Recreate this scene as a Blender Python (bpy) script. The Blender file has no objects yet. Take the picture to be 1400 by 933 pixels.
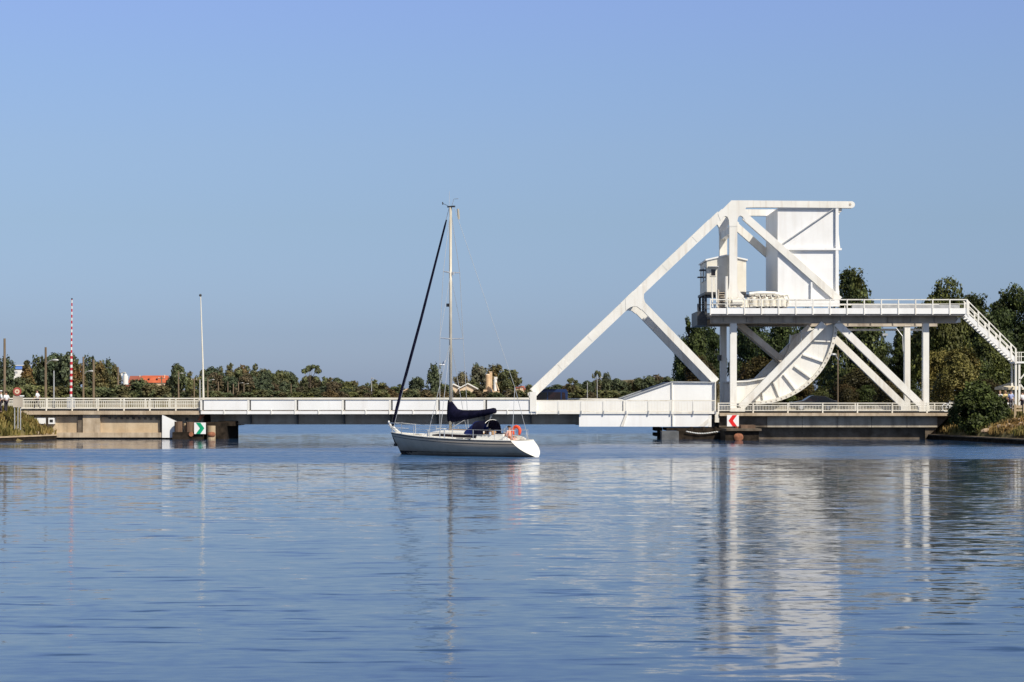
import bpy, bmesh, math, random
import numpy as np
from mathutils import Vector, Matrix, noise as mnoise

R = math.radians
PI = math.pi
scene = bpy.context.scene
COL = scene.collection
CAM_H = 3.7
F = 2720.0          # focal length in units of a 1400 wide picture

def gx(px, D=170.0): return (px - 700.0) * D / F
def gz(py, D=170.0): return CAM_H + (541.0 - py) * D / F
def gp(px, py, D=170.0): return (gx(px, D), gz(py, D))

# ------------------------------------------------------------------ materials
MATS = {}
def nodes_of(name):
    m = bpy.data.materials.new(name); m.use_nodes = True
    nt = m.node_tree
    b = nt.nodes['Principled BSDF']
    MATS[name] = m
    return m, nt, b

def N(nt, t, **kw):
    n = nt.nodes.new(t)
    for k, v in kw.items(): setattr(n, k, v)
    return n

def pos_noise(nt, scale, detail=4, stretch=(1, 1, 1), rough=0.55):
    g = N(nt, 'ShaderNodeNewGeometry')
    mp = N(nt, 'ShaderNodeMapping'); mp.inputs['Scale'].default_value = stretch
    nt.links.new(g.outputs['Position'], mp.inputs['Vector'])
    n = N(nt, 'ShaderNodeTexNoise'); n.inputs['Scale'].default_value = scale
    n.inputs['Detail'].default_value = detail; n.inputs['Roughness'].default_value = rough
    nt.links.new(mp.outputs['Vector'], n.inputs['Vector'])
    return n

def ramp(nt, src, stops):
    r = N(nt, 'ShaderNodeValToRGB')
    el = r.color_ramp.elements
    el[0].position, el[0].color = stops[0][0], (*stops[0][1], 1)
    el[1].position, el[1].color = stops[-1][0], (*stops[-1][1], 1)
    for p, c in stops[1:-1]:
        e = el.new(p); e.color = (*c, 1)
    nt.links.new(src, r.inputs['Fac'])
    return r

def mixc(nt, fac, a, b, mode='MIX'):
    m = N(nt, 'ShaderNodeMix', data_type='RGBA', blend_type=mode)
    for sock, v in ((m.inputs[0], fac), (m.inputs[6], a), (m.inputs[7], b)):
        if isinstance(v, (int, float)): sock.default_value = v
        elif isinstance(v, tuple): sock.default_value = (*v, 1)
        else: nt.links.new(v, sock)
    return m.outputs[2]

def mat_noisy(name, c1, c2, scale=1.0, rough=0.6, detail=5, stretch=(1, 1, 1), lo=0.35, hi=0.68, metallic=0.0,
              streak=None, bump=0.0, spec=0.5):
    m, nt, b = nodes_of(name)
    n = pos_noise(nt, scale, detail, stretch)
    col = ramp(nt, n.outputs['Fac'], [(lo, c1), (hi, c2)]).outputs['Color']
    if streak:
        sc, amt, sz = streak
        s = pos_noise(nt, 1.0, 4, (sz, sz, sz * 0.09))
        f = ramp(nt, s.outputs['Fac'], [(0.52, (0, 0, 0)), (0.75, (amt, amt, amt))])
        col = mixc(nt, f.outputs['Color'], col, sc)
    nt.links.new(col, b.inputs['Base Color'])
    b.inputs['Roughness'].default_value = rough
    b.inputs['Metallic'].default_value = metallic
    b.inputs['Specular IOR Level'].default_value = spec
    if bump:
        n2 = pos_noise(nt, scale * 6, 4)
        bp = N(nt, 'ShaderNodeBump'); bp.inputs['Strength'].default_value = bump; bp.inputs['Distance'].default_value = 0.05
        nt.links.new(n2.outputs['Fac'], bp.inputs['Height']); nt.links.new(bp.outputs['Normal'], b.inputs['Normal'])
    return m

def foliage(name, dark, mid, light, transl=0.15, dry=None):
    m, nt, b = nodes_of(name)
    g = N(nt, 'ShaderNodeNewGeometry')
    r1 = ramp(nt, g.outputs['Random Per Island'], [(0.0, dark), (0.55, mid), (1.0, light)])
    n = pos_noise(nt, 0.33, 3)
    r2 = ramp(nt, n.outputs['Fac'], [(0.35, (0.55, 0.55, 0.55)), (0.65, (1.25, 1.25, 1.25))])
    col = mixc(nt, 1.0, r1.outputs['Color'], r2.outputs['Color'], 'MULTIPLY')
    oi = N(nt, 'ShaderNodeObjectInfo')
    r3 = ramp(nt, oi.outputs['Random'], [(0.0, (0.8, 0.86, 0.85)), (0.5, (1, 1, 1)), (1.0, (1.18, 1.08, 0.85))])
    col = mixc(nt, 1.0, col, r3.outputs['Color'], 'MULTIPLY')
    if dry:
        nd = pos_noise(nt, 0.21, 2)
        rd = ramp(nt, nd.outputs['Fac'], [(0.5, (0, 0, 0)), (0.66, (0.75, 0.75, 0.75))])
        col = mixc(nt, rd.outputs['Color'], col, dry)
    nt.links.new(col, b.inputs['Base Color'])
    b.inputs['Roughness'].default_value = 0.6
    b.inputs['Specular IOR Level'].default_value = 0.25
    if transl:
        t = N(nt, 'ShaderNodeBsdfTranslucent'); nt.links.new(col, t.inputs['Color'])
        ms = N(nt, 'ShaderNodeMixShader'); ms.inputs[0].default_value = transl
        out = nt.nodes['Material Output']
        nt.links.new(b.outputs[0], ms.inputs[1]); nt.links.new(t.outputs[0], ms.inputs[2])
        nt.links.new(ms.outputs[0], out.inputs['Surface'])
    return m

RUST = (0.22, 0.12, 0.06)
mat_noisy('white_paint', (0.75, 0.73, 0.67), (0.85, 0.835, 0.79), 0.5, 0.45, streak=((0.46, 0.37, 0.27), 0.5, 2.2))
mat_noisy('cream_paint', (0.70, 0.66, 0.56), (0.80, 0.77, 0.69), 0.9, 0.5, streak=((0.42, 0.33, 0.24), 0.4, 2.4))
mat_noisy('panel_paint', (0.80, 0.80, 0.79), (0.88, 0.885, 0.885), 0.35, 0.45, streak=((0.55, 0.50, 0.44), 0.25, 1.6))
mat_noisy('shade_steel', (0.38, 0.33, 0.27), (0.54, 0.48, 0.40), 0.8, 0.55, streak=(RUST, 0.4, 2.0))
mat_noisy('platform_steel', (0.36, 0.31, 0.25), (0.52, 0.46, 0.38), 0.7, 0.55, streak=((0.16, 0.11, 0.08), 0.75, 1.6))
mat_noisy('dark_steel', (0.03, 0.032, 0.036), (0.07, 0.07, 0.075), 1.5, 0.5)
mat_noisy('grey_float', (0.10, 0.105, 0.11), (0.17, 0.175, 0.18), 1.5, 0.7, spec=0.2)
mat_noisy('galvanised', (0.38, 0.39, 0.40), (0.52, 0.53, 0.54), 2.0, 0.45, metallic=0.3)
mat_noisy('concrete_beige', (0.44, 0.33, 0.21), (0.58, 0.46, 0.31), 0.9, 0.85, bump=0.3, streak=((0.20, 0.16, 0.11), 0.6, 2.0))
mat_noisy('concrete_grey', (0.30, 0.26, 0.20), (0.46, 0.41, 0.33), 1.1, 0.85, bump=0.3, streak=((0.15, 0.13, 0.11), 0.7, 2.0))
mat_noisy('slab_concrete', (0.40, 0.31, 0.21), (0.56, 0.46, 0.34), 1.3, 0.85, bump=0.3, streak=((0.18, 0.13, 0.09), 0.6, 3.0))
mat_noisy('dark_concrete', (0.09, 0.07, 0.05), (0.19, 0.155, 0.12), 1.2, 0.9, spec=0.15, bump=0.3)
mat_noisy('sheet_pile', (0.006, 0.005, 0.004), (0.016, 0.012, 0.009), 1.6, 0.9, spec=0.1)
mat_noisy('tarred_timber', (0.014, 0.011, 0.008), (0.05, 0.037, 0.027), 2.5, 0.9, spec=0.1, bump=0.3)
mat_noisy('brown_timber', (0.09, 0.055, 0.033), (0.21, 0.13, 0.085), 3.0, 0.8, stretch=(1, 1, 0.2), bump=0.3)
mat_noisy('pale_timber', (0.34, 0.25, 0.15), (0.50, 0.39, 0.26), 3.0, 0.8, stretch=(1, 1, 0.2))
mat_noisy('pole_wood', (0.13, 0.095, 0.06), (0.24, 0.18, 0.12), 2.0, 0.85, stretch=(1, 1, 0.2))
mat_noisy('rusty_steel', (0.16, 0.06, 0.03), (0.42, 0.16, 0.08), 3.0, 0.8)
mat_noisy('asphalt', (0.04, 0.04, 0.042), (0.065, 0.063, 0.062), 2.0, 0.9)
mat_noisy('gelcoat', (0.80, 0.79, 0.74), (0.86, 0.85, 0.81), 1.2, 0.3)
mat_noisy('deck_nonskid', (0.74, 0.70, 0.60), (0.80, 0.77, 0.68), 6.0, 0.7)
mat_noisy('navy_canvas', (0.006, 0.006, 0.016), (0.013, 0.013, 0.036), 3.0, 0.95, spec=0.05)
mat_noisy('blue_canvas', (0.012, 0.022, 0.11), (0.025, 0.045, 0.22), 3.0, 0.9, spec=0.1)
mat_noisy('alloy', (0.46, 0.42, 0.34), (0.56, 0.52, 0.44), 1.5, 0.4, metallic=0.15)
mat_noisy('wire', (0.40, 0.42, 0.44), (0.50, 0.52, 0.54), 1.0, 0.4, metallic=0.2)
mat_noisy('stainless', (0.62, 0.63, 0.64), (0.75, 0.76, 0.77), 1.0, 0.25, metallic=0.6)
mat_noisy('orange_foam', (0.85, 0.07, 0.015), (0.95, 0.11, 0.03), 4.0, 0.6)
mat_noisy('teak', (0.34, 0.21, 0.11), (0.50, 0.33, 0.19), 5.0, 0.7)
mat_noisy('dark_window', (0.008, 0.006, 0.006), (0.03, 0.012, 0.012), 1.0, 0.12)
mat_noisy('black_rubber', (0.012, 0.012, 0.012), (0.03, 0.03, 0.03), 2.0, 0.8)
mat_noisy('sign_white', (0.80, 0.80, 0.79), (0.86, 0.86, 0.85), 1.0, 0.4)
mat_noisy('sign_green', (0.0, 0.30, 0.13), (0.0, 0.36, 0.17), 1.0, 0.4)
mat_noisy('sign_red', (0.70, 0.012, 0.010), (0.80, 0.02, 0.016), 1.0, 0.4)
mat_noisy('sign_ring', (0.30, 0.055, 0.04), (0.40, 0.09, 0.07), 1.0, 0.5)
mat_noisy('roof_tile', (0.42, 0.085, 0.035), (0.58, 0.14, 0.06), 0.4, 0.8)
mat_noisy('roof_tile_dull', (0.26, 0.075, 0.05), (0.34, 0.11, 0.07), 0.4, 0.8)
mat_noisy('render_cream', (0.62, 0.46, 0.31), (0.74, 0.58, 0.42), 0.3, 0.85)
mat_noisy('render_white', (0.72, 0.70, 0.66), (0.82, 0.80, 0.77), 0.3, 0.8)
mat_noisy('render_orange', (0.55, 0.30, 0.16), (0.66, 0.40, 0.24), 0.3, 0.85)
mat_noisy('blue_cladding', (0.10, 0.22, 0.62), (0.14, 0.28, 0.72), 0.3, 0.5)
mat_noisy('silo_stone', (0.50, 0.33, 0.19), (0.72, 0.52, 0.33), 0.5, 0.9)
mat_noisy('van_paint', (0.010, 0.022, 0.075), (0.014, 0.032, 0.10), 1.0, 0.25)
mat_noisy('car_paint', (0.02, 0.02, 0.022), (0.035, 0.035, 0.04), 1.0, 0.25)
mat_noisy('skin', (0.50, 0.28, 0.19), (0.60, 0.36, 0.26), 5.0, 0.6)
mat_noisy('hair_dark', (0.02, 0.013, 0.009), (0.05, 0.03, 0.02), 5.0, 0.7)
mat_noisy('hair_fair', (0.30, 0.20, 0.10), (0.42, 0.30, 0.17), 5.0, 0.7)
mat_noisy('cloth_white', (0.72, 0.73, 0.75), (0.82, 0.83, 0.85), 3.0, 0.85)
mat_noisy('cloth_blue', (0.30, 0.36, 0.62), (0.40, 0.46, 0.72), 3.0, 0.85)
mat_noisy('cloth_dark', (0.02, 0.018, 0.028), (0.05, 0.04, 0.06), 3.0, 0.85)
mat_noisy('cloth_pink', (0.62, 0.30, 0.22), (0.74, 0.40, 0.30), 3.0, 0.85)
mat_noisy('cloth_yellow', (0.62, 0.50, 0.22), (0.74, 0.62, 0.30), 3.0, 0.85)
mat_noisy('parasol_cloth', (0.60, 0.52, 0.38), (0.72, 0.64, 0.48), 2.0, 0.85)
mat_noisy('rock', (0.22, 0.15, 0.10), (0.50, 0.38, 0.27), 1.8, 0.9, bump=0.5)
mat_noisy('bark', (0.06, 0.045, 0.03), (0.13, 0.10, 0.07), 2.0, 0.9, stretch=(1, 1, 0.2))
mat_noisy('antifoul', (0.006, 0.006, 0.007), (0.012, 0.012, 0.013), 1.0, 0.6)

foliage('leaf_dark', (0.022, 0.034, 0.011), (0.046, 0.068, 0.020), (0.085, 0.115, 0.034))
foliage('leaf_mid', (0.020, 0.028, 0.010), (0.055, 0.075, 0.022), (0.15, 0.175, 0.05), dry=(0.085, 0.085, 0.024))
foliage('leaf_olive', (0.07, 0.066, 0.018), (0.15, 0.135, 0.038), (0.26, 0.225, 0.07), dry=(0.21, 0.145, 0.04))
foliage('leaf_rust', (0.026, 0.024, 0.010), (0.060, 0.050, 0.020), (0.11, 0.092, 0.034), dry=(0.09, 0.055, 0.022))
foliage('leaf_far', (0.070, 0.086, 0.047), (0.119, 0.138, 0.065), (0.188, 0.202, 0.087), 0.1, dry=(0.156, 0.125, 0.060))  # far leaf tones lightened in the colour to stand in for distance haze
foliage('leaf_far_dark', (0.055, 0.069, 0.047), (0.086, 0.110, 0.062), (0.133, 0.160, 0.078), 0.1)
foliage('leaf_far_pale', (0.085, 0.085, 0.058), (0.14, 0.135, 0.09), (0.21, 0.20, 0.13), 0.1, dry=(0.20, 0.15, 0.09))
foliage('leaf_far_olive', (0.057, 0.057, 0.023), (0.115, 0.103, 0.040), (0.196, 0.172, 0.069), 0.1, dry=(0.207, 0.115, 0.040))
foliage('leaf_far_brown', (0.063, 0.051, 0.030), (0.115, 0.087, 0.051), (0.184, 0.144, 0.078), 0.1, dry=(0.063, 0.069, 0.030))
foliage('grass_blades', (0.07, 0.075, 0.018), (0.17, 0.155, 0.045), (0.30, 0.24, 0.09), 0.2, dry=(0.32, 0.19, 0.07))

def mat_stripes(name, c1, c2, period, axis='Z', duty=0.5, off=0.0):
    m, nt, b = nodes_of(name)
    tc = N(nt, 'ShaderNodeTexCoord')
    sp = N(nt, 'ShaderNodeSeparateXYZ'); nt.links.new(tc.outputs['Object'], sp.inputs[0])
    a = N(nt, 'ShaderNodeMath', operation='ADD'); a.inputs[1].default_value = off + 1000 * period
    nt.links.new(sp.outputs[axis], a.inputs[0])
    mo = N(nt, 'ShaderNodeMath', operation='MODULO'); mo.inputs[1].default_value = period
    nt.links.new(a.outputs[0], mo.inputs[0])
    gt = N(nt, 'ShaderNodeMath', operation='GREATER_THAN'); gt.inputs[1].default_value = period * duty
    nt.links.new(mo.outputs[0], gt.inputs[0])
    col = mixc(nt, gt.outputs[0], c1, c2)
    nz = pos_noise(nt, 3.0)
    r = ramp(nt, nz.outputs['Fac'], [(0.3, (0.85, 0.83, 0.8)), (0.7, (1, 1, 1))])
    col = mixc(nt, 1.0, col, r.outputs['Color'], 'MULTIPLY')
    nt.links.new(col, b.inputs['Base Color']); b.inputs['Roughness'].default_value = 0.5
    return m
mat_stripes('barrier_stripes', (0.78, 0.77, 0.76), (0.52, 0.015, 0.03), 0.52)

def mat_hull():
    m, nt, b = nodes_of('hull_grey')
    tc = N(nt, 'ShaderNodeTexCoord')
    sp = N(nt, 'ShaderNodeSeparateXYZ'); nt.links.new(tc.outputs['Object'], sp.inputs[0])
    n = pos_noise(nt, 0.8, 4, (1, 1, 1.5))
    col = ramp(nt, n.outputs['Fac'], [(0.3, (0.46, 0.395, 0.315)), (0.7, (0.52, 0.45, 0.365))]).outputs['Color']
    # uneven brownish tone that grows toward the waterline
    mr = N(nt, 'ShaderNodeMapRange'); mr.inputs['From Min'].default_value = 0.95; mr.inputs['From Max'].default_value = 0.1
    nt.links.new(sp.outputs['Z'], mr.inputs['Value'])
    s = pos_noise(nt, 1.0, 4, (3, 3, 0.5))
    mu = N(nt, 'ShaderNodeMath', operation='MULTIPLY'); nt.links.new(mr.outputs[0], mu.inputs[0]); nt.links.new(s.outputs['Fac'], mu.inputs[1])
    col = mixc(nt, mu.outputs[0], col, (0.24, 0.195, 0.15))
    nt.links.new(col, b.inputs['Base Color']); b.inputs['Roughness'].default_value = 0.35; b.inputs['Specular IOR Level'].default_value = 0.15
mat_hull()

def mat_water():
    m, nt, b = nodes_of('canal_water')
    g = N(nt, 'ShaderNodeNewGeometry')
    sp = N(nt, 'ShaderNodeSeparateXYZ'); nt.links.new(g.outputs['Position'], sp.inputs[0])
    def nz(stretch, scale, detail, off=0.0, rough=0.5):
        mp = N(nt, 'ShaderNodeMapping'); mp.inputs['Scale'].default_value = stretch
        mp.inputs['Location'].default_value = (off, off * 1.7, 0)
        mp.inputs['Rotation'].default_value = (0, 0, 0)
        nt.links.new(g.outputs['Position'], mp.inputs['Vector'])
        n = N(nt, 'ShaderNodeTexNoise'); n.inputs['Scale'].default_value = scale; n.inputs['Detail'].default_value = detail
        n.inputs['Roughness'].default_value = rough
        nt.links.new(mp.outputs['Vector'], n.inputs['Vector'])
        return n
    def centre(n, ax, ay):
        s = N(nt, 'ShaderNodeVectorMath', operation='SUBTRACT'); s.inputs[1].default_value = (0.5, 0.5, 0.5)
        nt.links.new(n.outputs['Color'], s.inputs[0])
        k = N(nt, 'ShaderNodeVectorMath', operation='MULTIPLY'); k.inputs[1].default_value = (ax, ay, 0)
        nt.links.new(s.outputs[0], k.inputs[0])
        return k.outputs[0]
    def add(a, c):
        s = N(nt, 'ShaderNodeVectorMath', operation='ADD'); nt.links.new(a, s.inputs[0]); nt.links.new(c, s.inputs[1]); return s.outputs[0]
    fine = centre(nz((2.6, 5.0, 1), 1.0, 3, 3.1), WAT['fine'][0], WAT['fine'][1])
    mid = centre(nz((0.75, 1.6, 1), 1.0, 2, 11.0), WAT['mid'][0], WAT['mid'][1])
    # now and then a steeper little wave that faces the viewer's bank
    stn = nz((0.5, 2.1, 1), 1.0, 2, 41.0)
    str_ = N(nt, 'ShaderNodeMapRange'); str_.inputs['From Min'].default_value = 0.575; str_.inputs['From Max'].default_value = 0.74
    str_.inputs['To Max'].default_value = WAT['streak']; nt.links.new(stn.outputs['Fac'], str_.inputs['Value'])
    cs = N(nt, 'ShaderNodeCombineXYZ'); nt.links.new(str_.outputs[0], cs.inputs['Y'])
    swell = centre(nz((0.22, 0.55, 1), 1.0, 2, 27.0), WAT['swell'][0], WAT['swell'][1])
    # gusts: patches where the ripples are steeper
    gust = ramp(nt, nz((0.006, 0.035, 1), 1.0, 3, 5.0).outputs['Fac'], [(0.42, (0.75, 0.75, 0.75)), (0.62, (1.2, 1.2, 1.2))])
    # the wind-ruffled lane in the middle of the canal, from the bridge to just behind the yacht
    wob = nz((0.014, 0.03, 1), 1.0, 5, 8.0, 0.62)
    wm = N(nt, 'ShaderNodeMath', operation='MULTIPLY_ADD'); wm.inputs[1].default_value = 120.0; wm.inputs[2].default_value = -60.0
    nt.links.new(wob.outputs['Fac'], wm.inputs[0])
    yy = N(nt, 'ShaderNodeMath', operation='ADD'); nt.links.new(sp.outputs['Y'], yy.inputs[0]); nt.links.new(wm.outputs[0], yy.inputs[1])
    lane = N(nt, 'ShaderNodeMapRange', interpolation_type='SMOOTHSTEP')
    lane.inputs['From Min'].default_value = 102; lane.inputs['From Max'].default_value = 120
    nt.links.new(yy.outputs[0], lane.inputs['Value'])
    lane2 = N(nt, 'ShaderNodeMapRange', interpolation_type='SMOOTHSTEP')
    lane2.inputs['From Min'].default_value = 152; lane2.inputs['From Max'].default_value = 138
    nt.links.new(yy.outputs[0], lane2.inputs['Value'])
    lm0 = N(nt, 'ShaderNodeMath', operation='MULTIPLY'); nt.links.new(lane.outputs[0], lm0.inputs[0]); nt.links.new(lane2.outputs[0], lm0.inputs[1])
    # the lane is broken into darker and calmer streaks, and the open canal behind the bridge is ruffled too
    brk = ramp(nt, nz((0.035, 0.30, 1), 1.0, 4, 63.0, 0.65).outputs['Fac'], [(0.34, (0.55, 0.55, 0.55)), (0.54, (1, 1, 1))])
    back = N(nt, 'ShaderNodeMapRange', interpolation_type='SMOOTHSTEP'); back.inputs['From Min'].default_value = 184; back.inputs['From Max'].default_value = 200
    back.inputs['To Max'].default_value = 0.75; nt.links.new(sp.outputs['Y'], back.inputs['Value'])
    lm1 = N(nt, 'ShaderNodeMath', operation='MULTIPLY'); nt.links.new(lm0.outputs[0], lm1.inputs[0]); nt.links.new(brk.outputs['Color'], lm1.inputs[1])
    lm = N(nt, 'ShaderNodeMath', operation='MAXIMUM'); nt.links.new(lm1.outputs[0], lm.inputs[0]); nt.links.new(back.outputs[0], lm.inputs[1])
    lk = N(nt, 'ShaderNodeMath', operation='MULTIPLY_ADD'); lk.inputs[1].default_value = WAT['lane']; lk.inputs[2].default_value = 1.0
    nt.links.new(lm.outputs[0], lk.inputs[0])
    amp = N(nt, 'ShaderNodeMath', operation='MULTIPLY'); nt.links.new(gust.outputs['Color'], amp.inputs[0]); nt.links.new(lk.outputs[0], amp.inputs[1])
    fm = add(add(fine, mid), cs.outputs[0])
    sc = N(nt, 'ShaderNodeVectorMath', operation='SCALE'); nt.links.new(fm, sc.inputs[0]); nt.links.new(amp.outputs[0], sc.inputs['Scale'])
    tot = add(sc.outputs[0], swell)
    up = N(nt, 'ShaderNodeVectorMath', operation='ADD'); up.inputs[1].default_value = (0, 0, 1); nt.links.new(tot, up.inputs[0])
    no = N(nt, 'ShaderNodeVectorMath', operation='NORMALIZE'); nt.links.new(up.outputs[0], no.inputs[0])
    nt.links.new(no.outputs[0], b.inputs['Normal'])
    nt.links.new(mixc(nt, lm.outputs[0], WAT['base'], (0.035, 0.10, 0.23)), b.inputs['Base Color'])
    rr_ = N(nt, 'ShaderNodeMath', operation='MULTIPLY_ADD'); rr_.inputs[1].default_value = WAT['lane_rough'] ; rr_.inputs[2].default_value = WAT['rough']
    nt.links.new(lm.outputs[0], rr_.inputs[0]); nt.links.new(rr_.outputs[0], b.inputs['Roughness'])
    b.inputs['IOR'].default_value = 1.333
WAT = dict(lane_rough=0.20, fine=(0.08, 0.10), mid=(0.03, 0.085), swell=(0.012, 0.042), streak=-0.11, lane=4.6, base=(0.018, 0.050, 0.115), rough=0.06)
mat_water()

def mat_ground():
    m, nt, b = nodes_of('ground_soil')
    n = pos_noise(nt, 0.25, 6)
    c = ramp(nt, n.outputs['Fac'], [(0.3, (0.10, 0.10, 0.035)), (0.5, (0.17, 0.14, 0.055)), (0.7, (0.26, 0.17, 0.08))])
    n2 = pos_noise(nt, 4.0, 5)
    r2 = ramp(nt, n2.outputs['Fac'], [(0.3, (0.6, 0.6, 0.6)), (0.7, (1.2, 1.2, 1.2))])
    col = mixc(nt, 1.0, c.outputs['Color'], r2.outputs['Color'], 'MULTIPLY')
    nt.links.new(col, b.inputs['Base Color']); b.inputs['Roughness'].default_value = 0.95
mat_ground()

# ------------------------------------------------------------------ mesh building
class MB:
    def __init__(s): s.v = []; s.f = []
    def add(s, vs, fs):
        o = len(s.v); s.v += [tuple(p) for p in vs]; s.f += [tuple(i + o for i in f) for f in fs]; return s
    def box(s, x0, x1, y0, y1, z0, z1):
        return s.add([(x0, y0, z0), (x1, y0, z0), (x1, y1, z0), (x0, y1, z0), (x0, y0, z1), (x1, y0, z1), (x1, y1, z1), (x0, y1, z1)],
                     [(0, 3, 2, 1), (4, 5, 6, 7), (0, 1, 5, 4), (1, 2, 6, 5), (2, 3, 7, 6), (3, 0, 4, 7)])
    def prism(s, poly, y0, y1):
        # polygon in XZ, extruded along Y; made counter-clockwise as seen from -Y
        a = sum(poly[i][0] * poly[(i + 1) % len(poly)][1] - poly[(i + 1) % len(poly)][0] * poly[i][1] for i in range(len(poly)))
        if a < 0: poly = poly[::-1]
        n = len(poly)
        vs = [(x, y0, z) for x, z in poly] + [(x, y1, z) for x, z in poly]
        fs = [tuple(range(n)), tuple(range(2 * n - 1, n - 1, -1))]
        for i in range(n):
            j = (i + 1) % n; fs.append((j, i, i + n, j + n))
        return s.add(vs, fs)
    def beam(s, p, q, w, y0, y1):
        dx, dz = q[0] - p[0], q[1] - p[1]; L = math.hypot(dx, dz); nx, nz = -dz / L * w / 2, dx / L * w / 2
        return s.prism([(p[0] - nx, p[1] - nz), (q[0] - nx, q[1] - nz), (q[0] + nx, q[1] + nz), (p[0] + nx, p[1] + nz)], y0, y1)
    def tube(s, pts, r, n=8, cap=True):
        pts = [Vector(p) for p in pts]; m = len(pts)
        rs = r if isinstance(r, (list, tuple)) else [r] * m
        base = len(s.v); up = None
        for i, p in enumerate(pts):
            t = (pts[min(i + 1, m - 1)] - pts[max(i - 1, 0)]).normalized()
            if up is None: up = Vector((0, 0, 1)) if abs(t.z) < 0.9 else Vector((1, 0, 0))
            a = t.cross(up)
            if a.length < 1e-5: a = t.orthogonal()
            a.normalize(); b2 = a.cross(t).normalized(); up = b2
            for k in range(n):
                an = 2 * PI * k / n
                s.v.append(tuple(p + a * math.cos(an) * rs[i] + b2 * math.sin(an) * rs[i]))
        for i in range(m - 1):
            for k in range(n):
                a0 = base + i * n + k; a1 = base + i * n + (k + 1) % n
                s.f.append((a0, a1, a1 + n, a0 + n))
        if cap:
            s.f.append(tuple(base + k for k in range(n - 1, -1, -1))); s.f.append(tuple(base + (m - 1) * n + k for k in range(n)))
        return s
    def ell(s, c, rx, ry, rz, seg=12, ring=8):
        base = len(s.v)
        s.v.append((c[0], c[1], c[2] - rz))
        for i in range(1, ring):
            th = PI * i / ring - PI / 2
            for k in range(seg):
                a = 2 * PI * k / seg
                s.v.append((c[0] + rx * math.cos(th) * math.cos(a), c[1] + ry * math.cos(th) * math.sin(a), c[2] + rz * math.sin(th)))
        s.v.append((c[0], c[1], c[2] + rz)); top = len(s.v) - 1
        for k in range(seg):
            s.f.append((base, base + 1 + (k + 1) % seg, base + 1 + k))
            e = base + 1 + (ring - 2) * seg
            s.f.append((top, e + k, e + (k + 1) % seg))
        for i in range(ring - 2):
            for k in range(seg):
                a0 = base + 1 + i * seg + k; a1 = base + 1 + i * seg + (k + 1) % seg
                s.f.append((a0, a1, a1 + seg, a0 + seg))
        return s
    def loft(s, secs, close_ends=True, closed=False):
        n = len(secs[0]); base = len(s.v)
        for sec in secs: s.v += [tuple(p) for p in sec]
        for i in range(len(secs) - 1):
            for k in range(n if closed else n - 1):
                a = base + i * n + k; b2 = base + i * n + (k + 1) % n
                s.f.append((a, b2, b2 + n, a + n))
        if close_ends:
            s.f.append(tuple(base + k for k in range(n - 1, -1, -1))); s.f.append(tuple(base + (len(secs) - 1) * n + k for k in range(n)))
        return s
    def build(s, name, mat, parent=None, smooth=False, world=True, fix=False):
        off = Vector((0, 0, 0))
        if parent is not None and world:
            p = parent
            while p is not None: off += p.location; p = p.parent
        me = bpy.data.meshes.new(name)
        me.from_pydata([(v[0] - off.x, v[1] - off.y, v[2] - off.z) for v in s.v], [], s.f)
        if fix:
            bm = bmesh.new(); bm.from_mesh(me); bmesh.ops.remove_doubles(bm, verts=bm.verts, dist=1e-4)
            bmesh.ops.recalc_face_normals(bm, faces=bm.faces); bm.to_mesh(me); bm.free()
        if smooth:
            for p in me.polygons: p.use_smooth = True
        me.materials.append(MATS[mat] if isinstance(mat, str) else mat)
        me.update()
        o = bpy.data.objects.new(name, me); COL.objects.link(o)
        if parent is not None: o.parent = parent
        return o

def tag(o, label=None, cat=None, group=None, kind=None):
    if label: o['label'] = label
    if cat: o['category'] = cat
    if group: o['group'] = group
    if kind: o['kind'] = kind
    return o

def thing(name, label, cat, loc=(0, 0, 0), group=None):
    o = bpy.data.objects.new(name, None); COL.objects.link(o); o.location = loc
    o.empty_display_size = 0.3
    return tag(o, label, cat, group)

def copy_tree(o, parent=None):
    c = o.copy(); COL.objects.link(c)
    if parent is not None: c.parent = parent
    for ch in [x for x in bpy.data.objects if x.parent == o]:
        copy_tree(ch, c)
    return c

# ------------------------------------------------------------------ camera, light, sky
cam = bpy.data.cameras.new('camera'); co = bpy.data.objects.new('camera', cam); COL.objects.link(co)
co.location = (0, 0, CAM_H); co.rotation_euler = (R(90), 0, 0)
cam.sensor_width = 36; cam.lens = 36 * F / 1400.0
cam.shift_y = (541 - 466.5) / 1400.0
cam.clip_start = 0.5; cam.clip_end = 20000
scene.camera = co
SUN_AZ, SUN_EL = 38.0, 43.0        # degrees to the right of straight behind the camera / above the horizon
sd = Vector((math.sin(R(SUN_AZ)) * math.cos(R(SUN_EL)), -math.cos(R(SUN_AZ)) * math.cos(R(SUN_EL)), math.sin(R(SUN_EL))))
sun = bpy.data.lights.new('sun', 'SUN'); so = bpy.data.objects.new('sun', sun); COL.objects.link(so)
sun.energy = 5.0; sun.angle = R(0.53); sun.color = (1.0, 0.93, 0.80)
so.rotation_euler = (-sd).to_track_quat('-Z', 'Y').to_euler(); so.location = (60, -60, 80)
w = bpy.data.worlds.new('World'); scene.world = w; w.use_nodes = True
nt = w.node_tree; bg = nt.nodes['Background']
sky = N(nt, 'ShaderNodeTexSky', sky_type='NISHITA'); sky.sun_disc = False
sky.sun_elevation = R(SUN_EL); sky.sun_rotation = R(180 - SUN_AZ)
sky.altitude = 0; sky.air_density = 1.0; sky.dust_density = 0.6; sky.ozone_density = 2.0
hs = N(nt, 'ShaderNodeMix', data_type='RGBA', blend_type='MULTIPLY'); hs.inputs[0].default_value = 1.0
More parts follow.
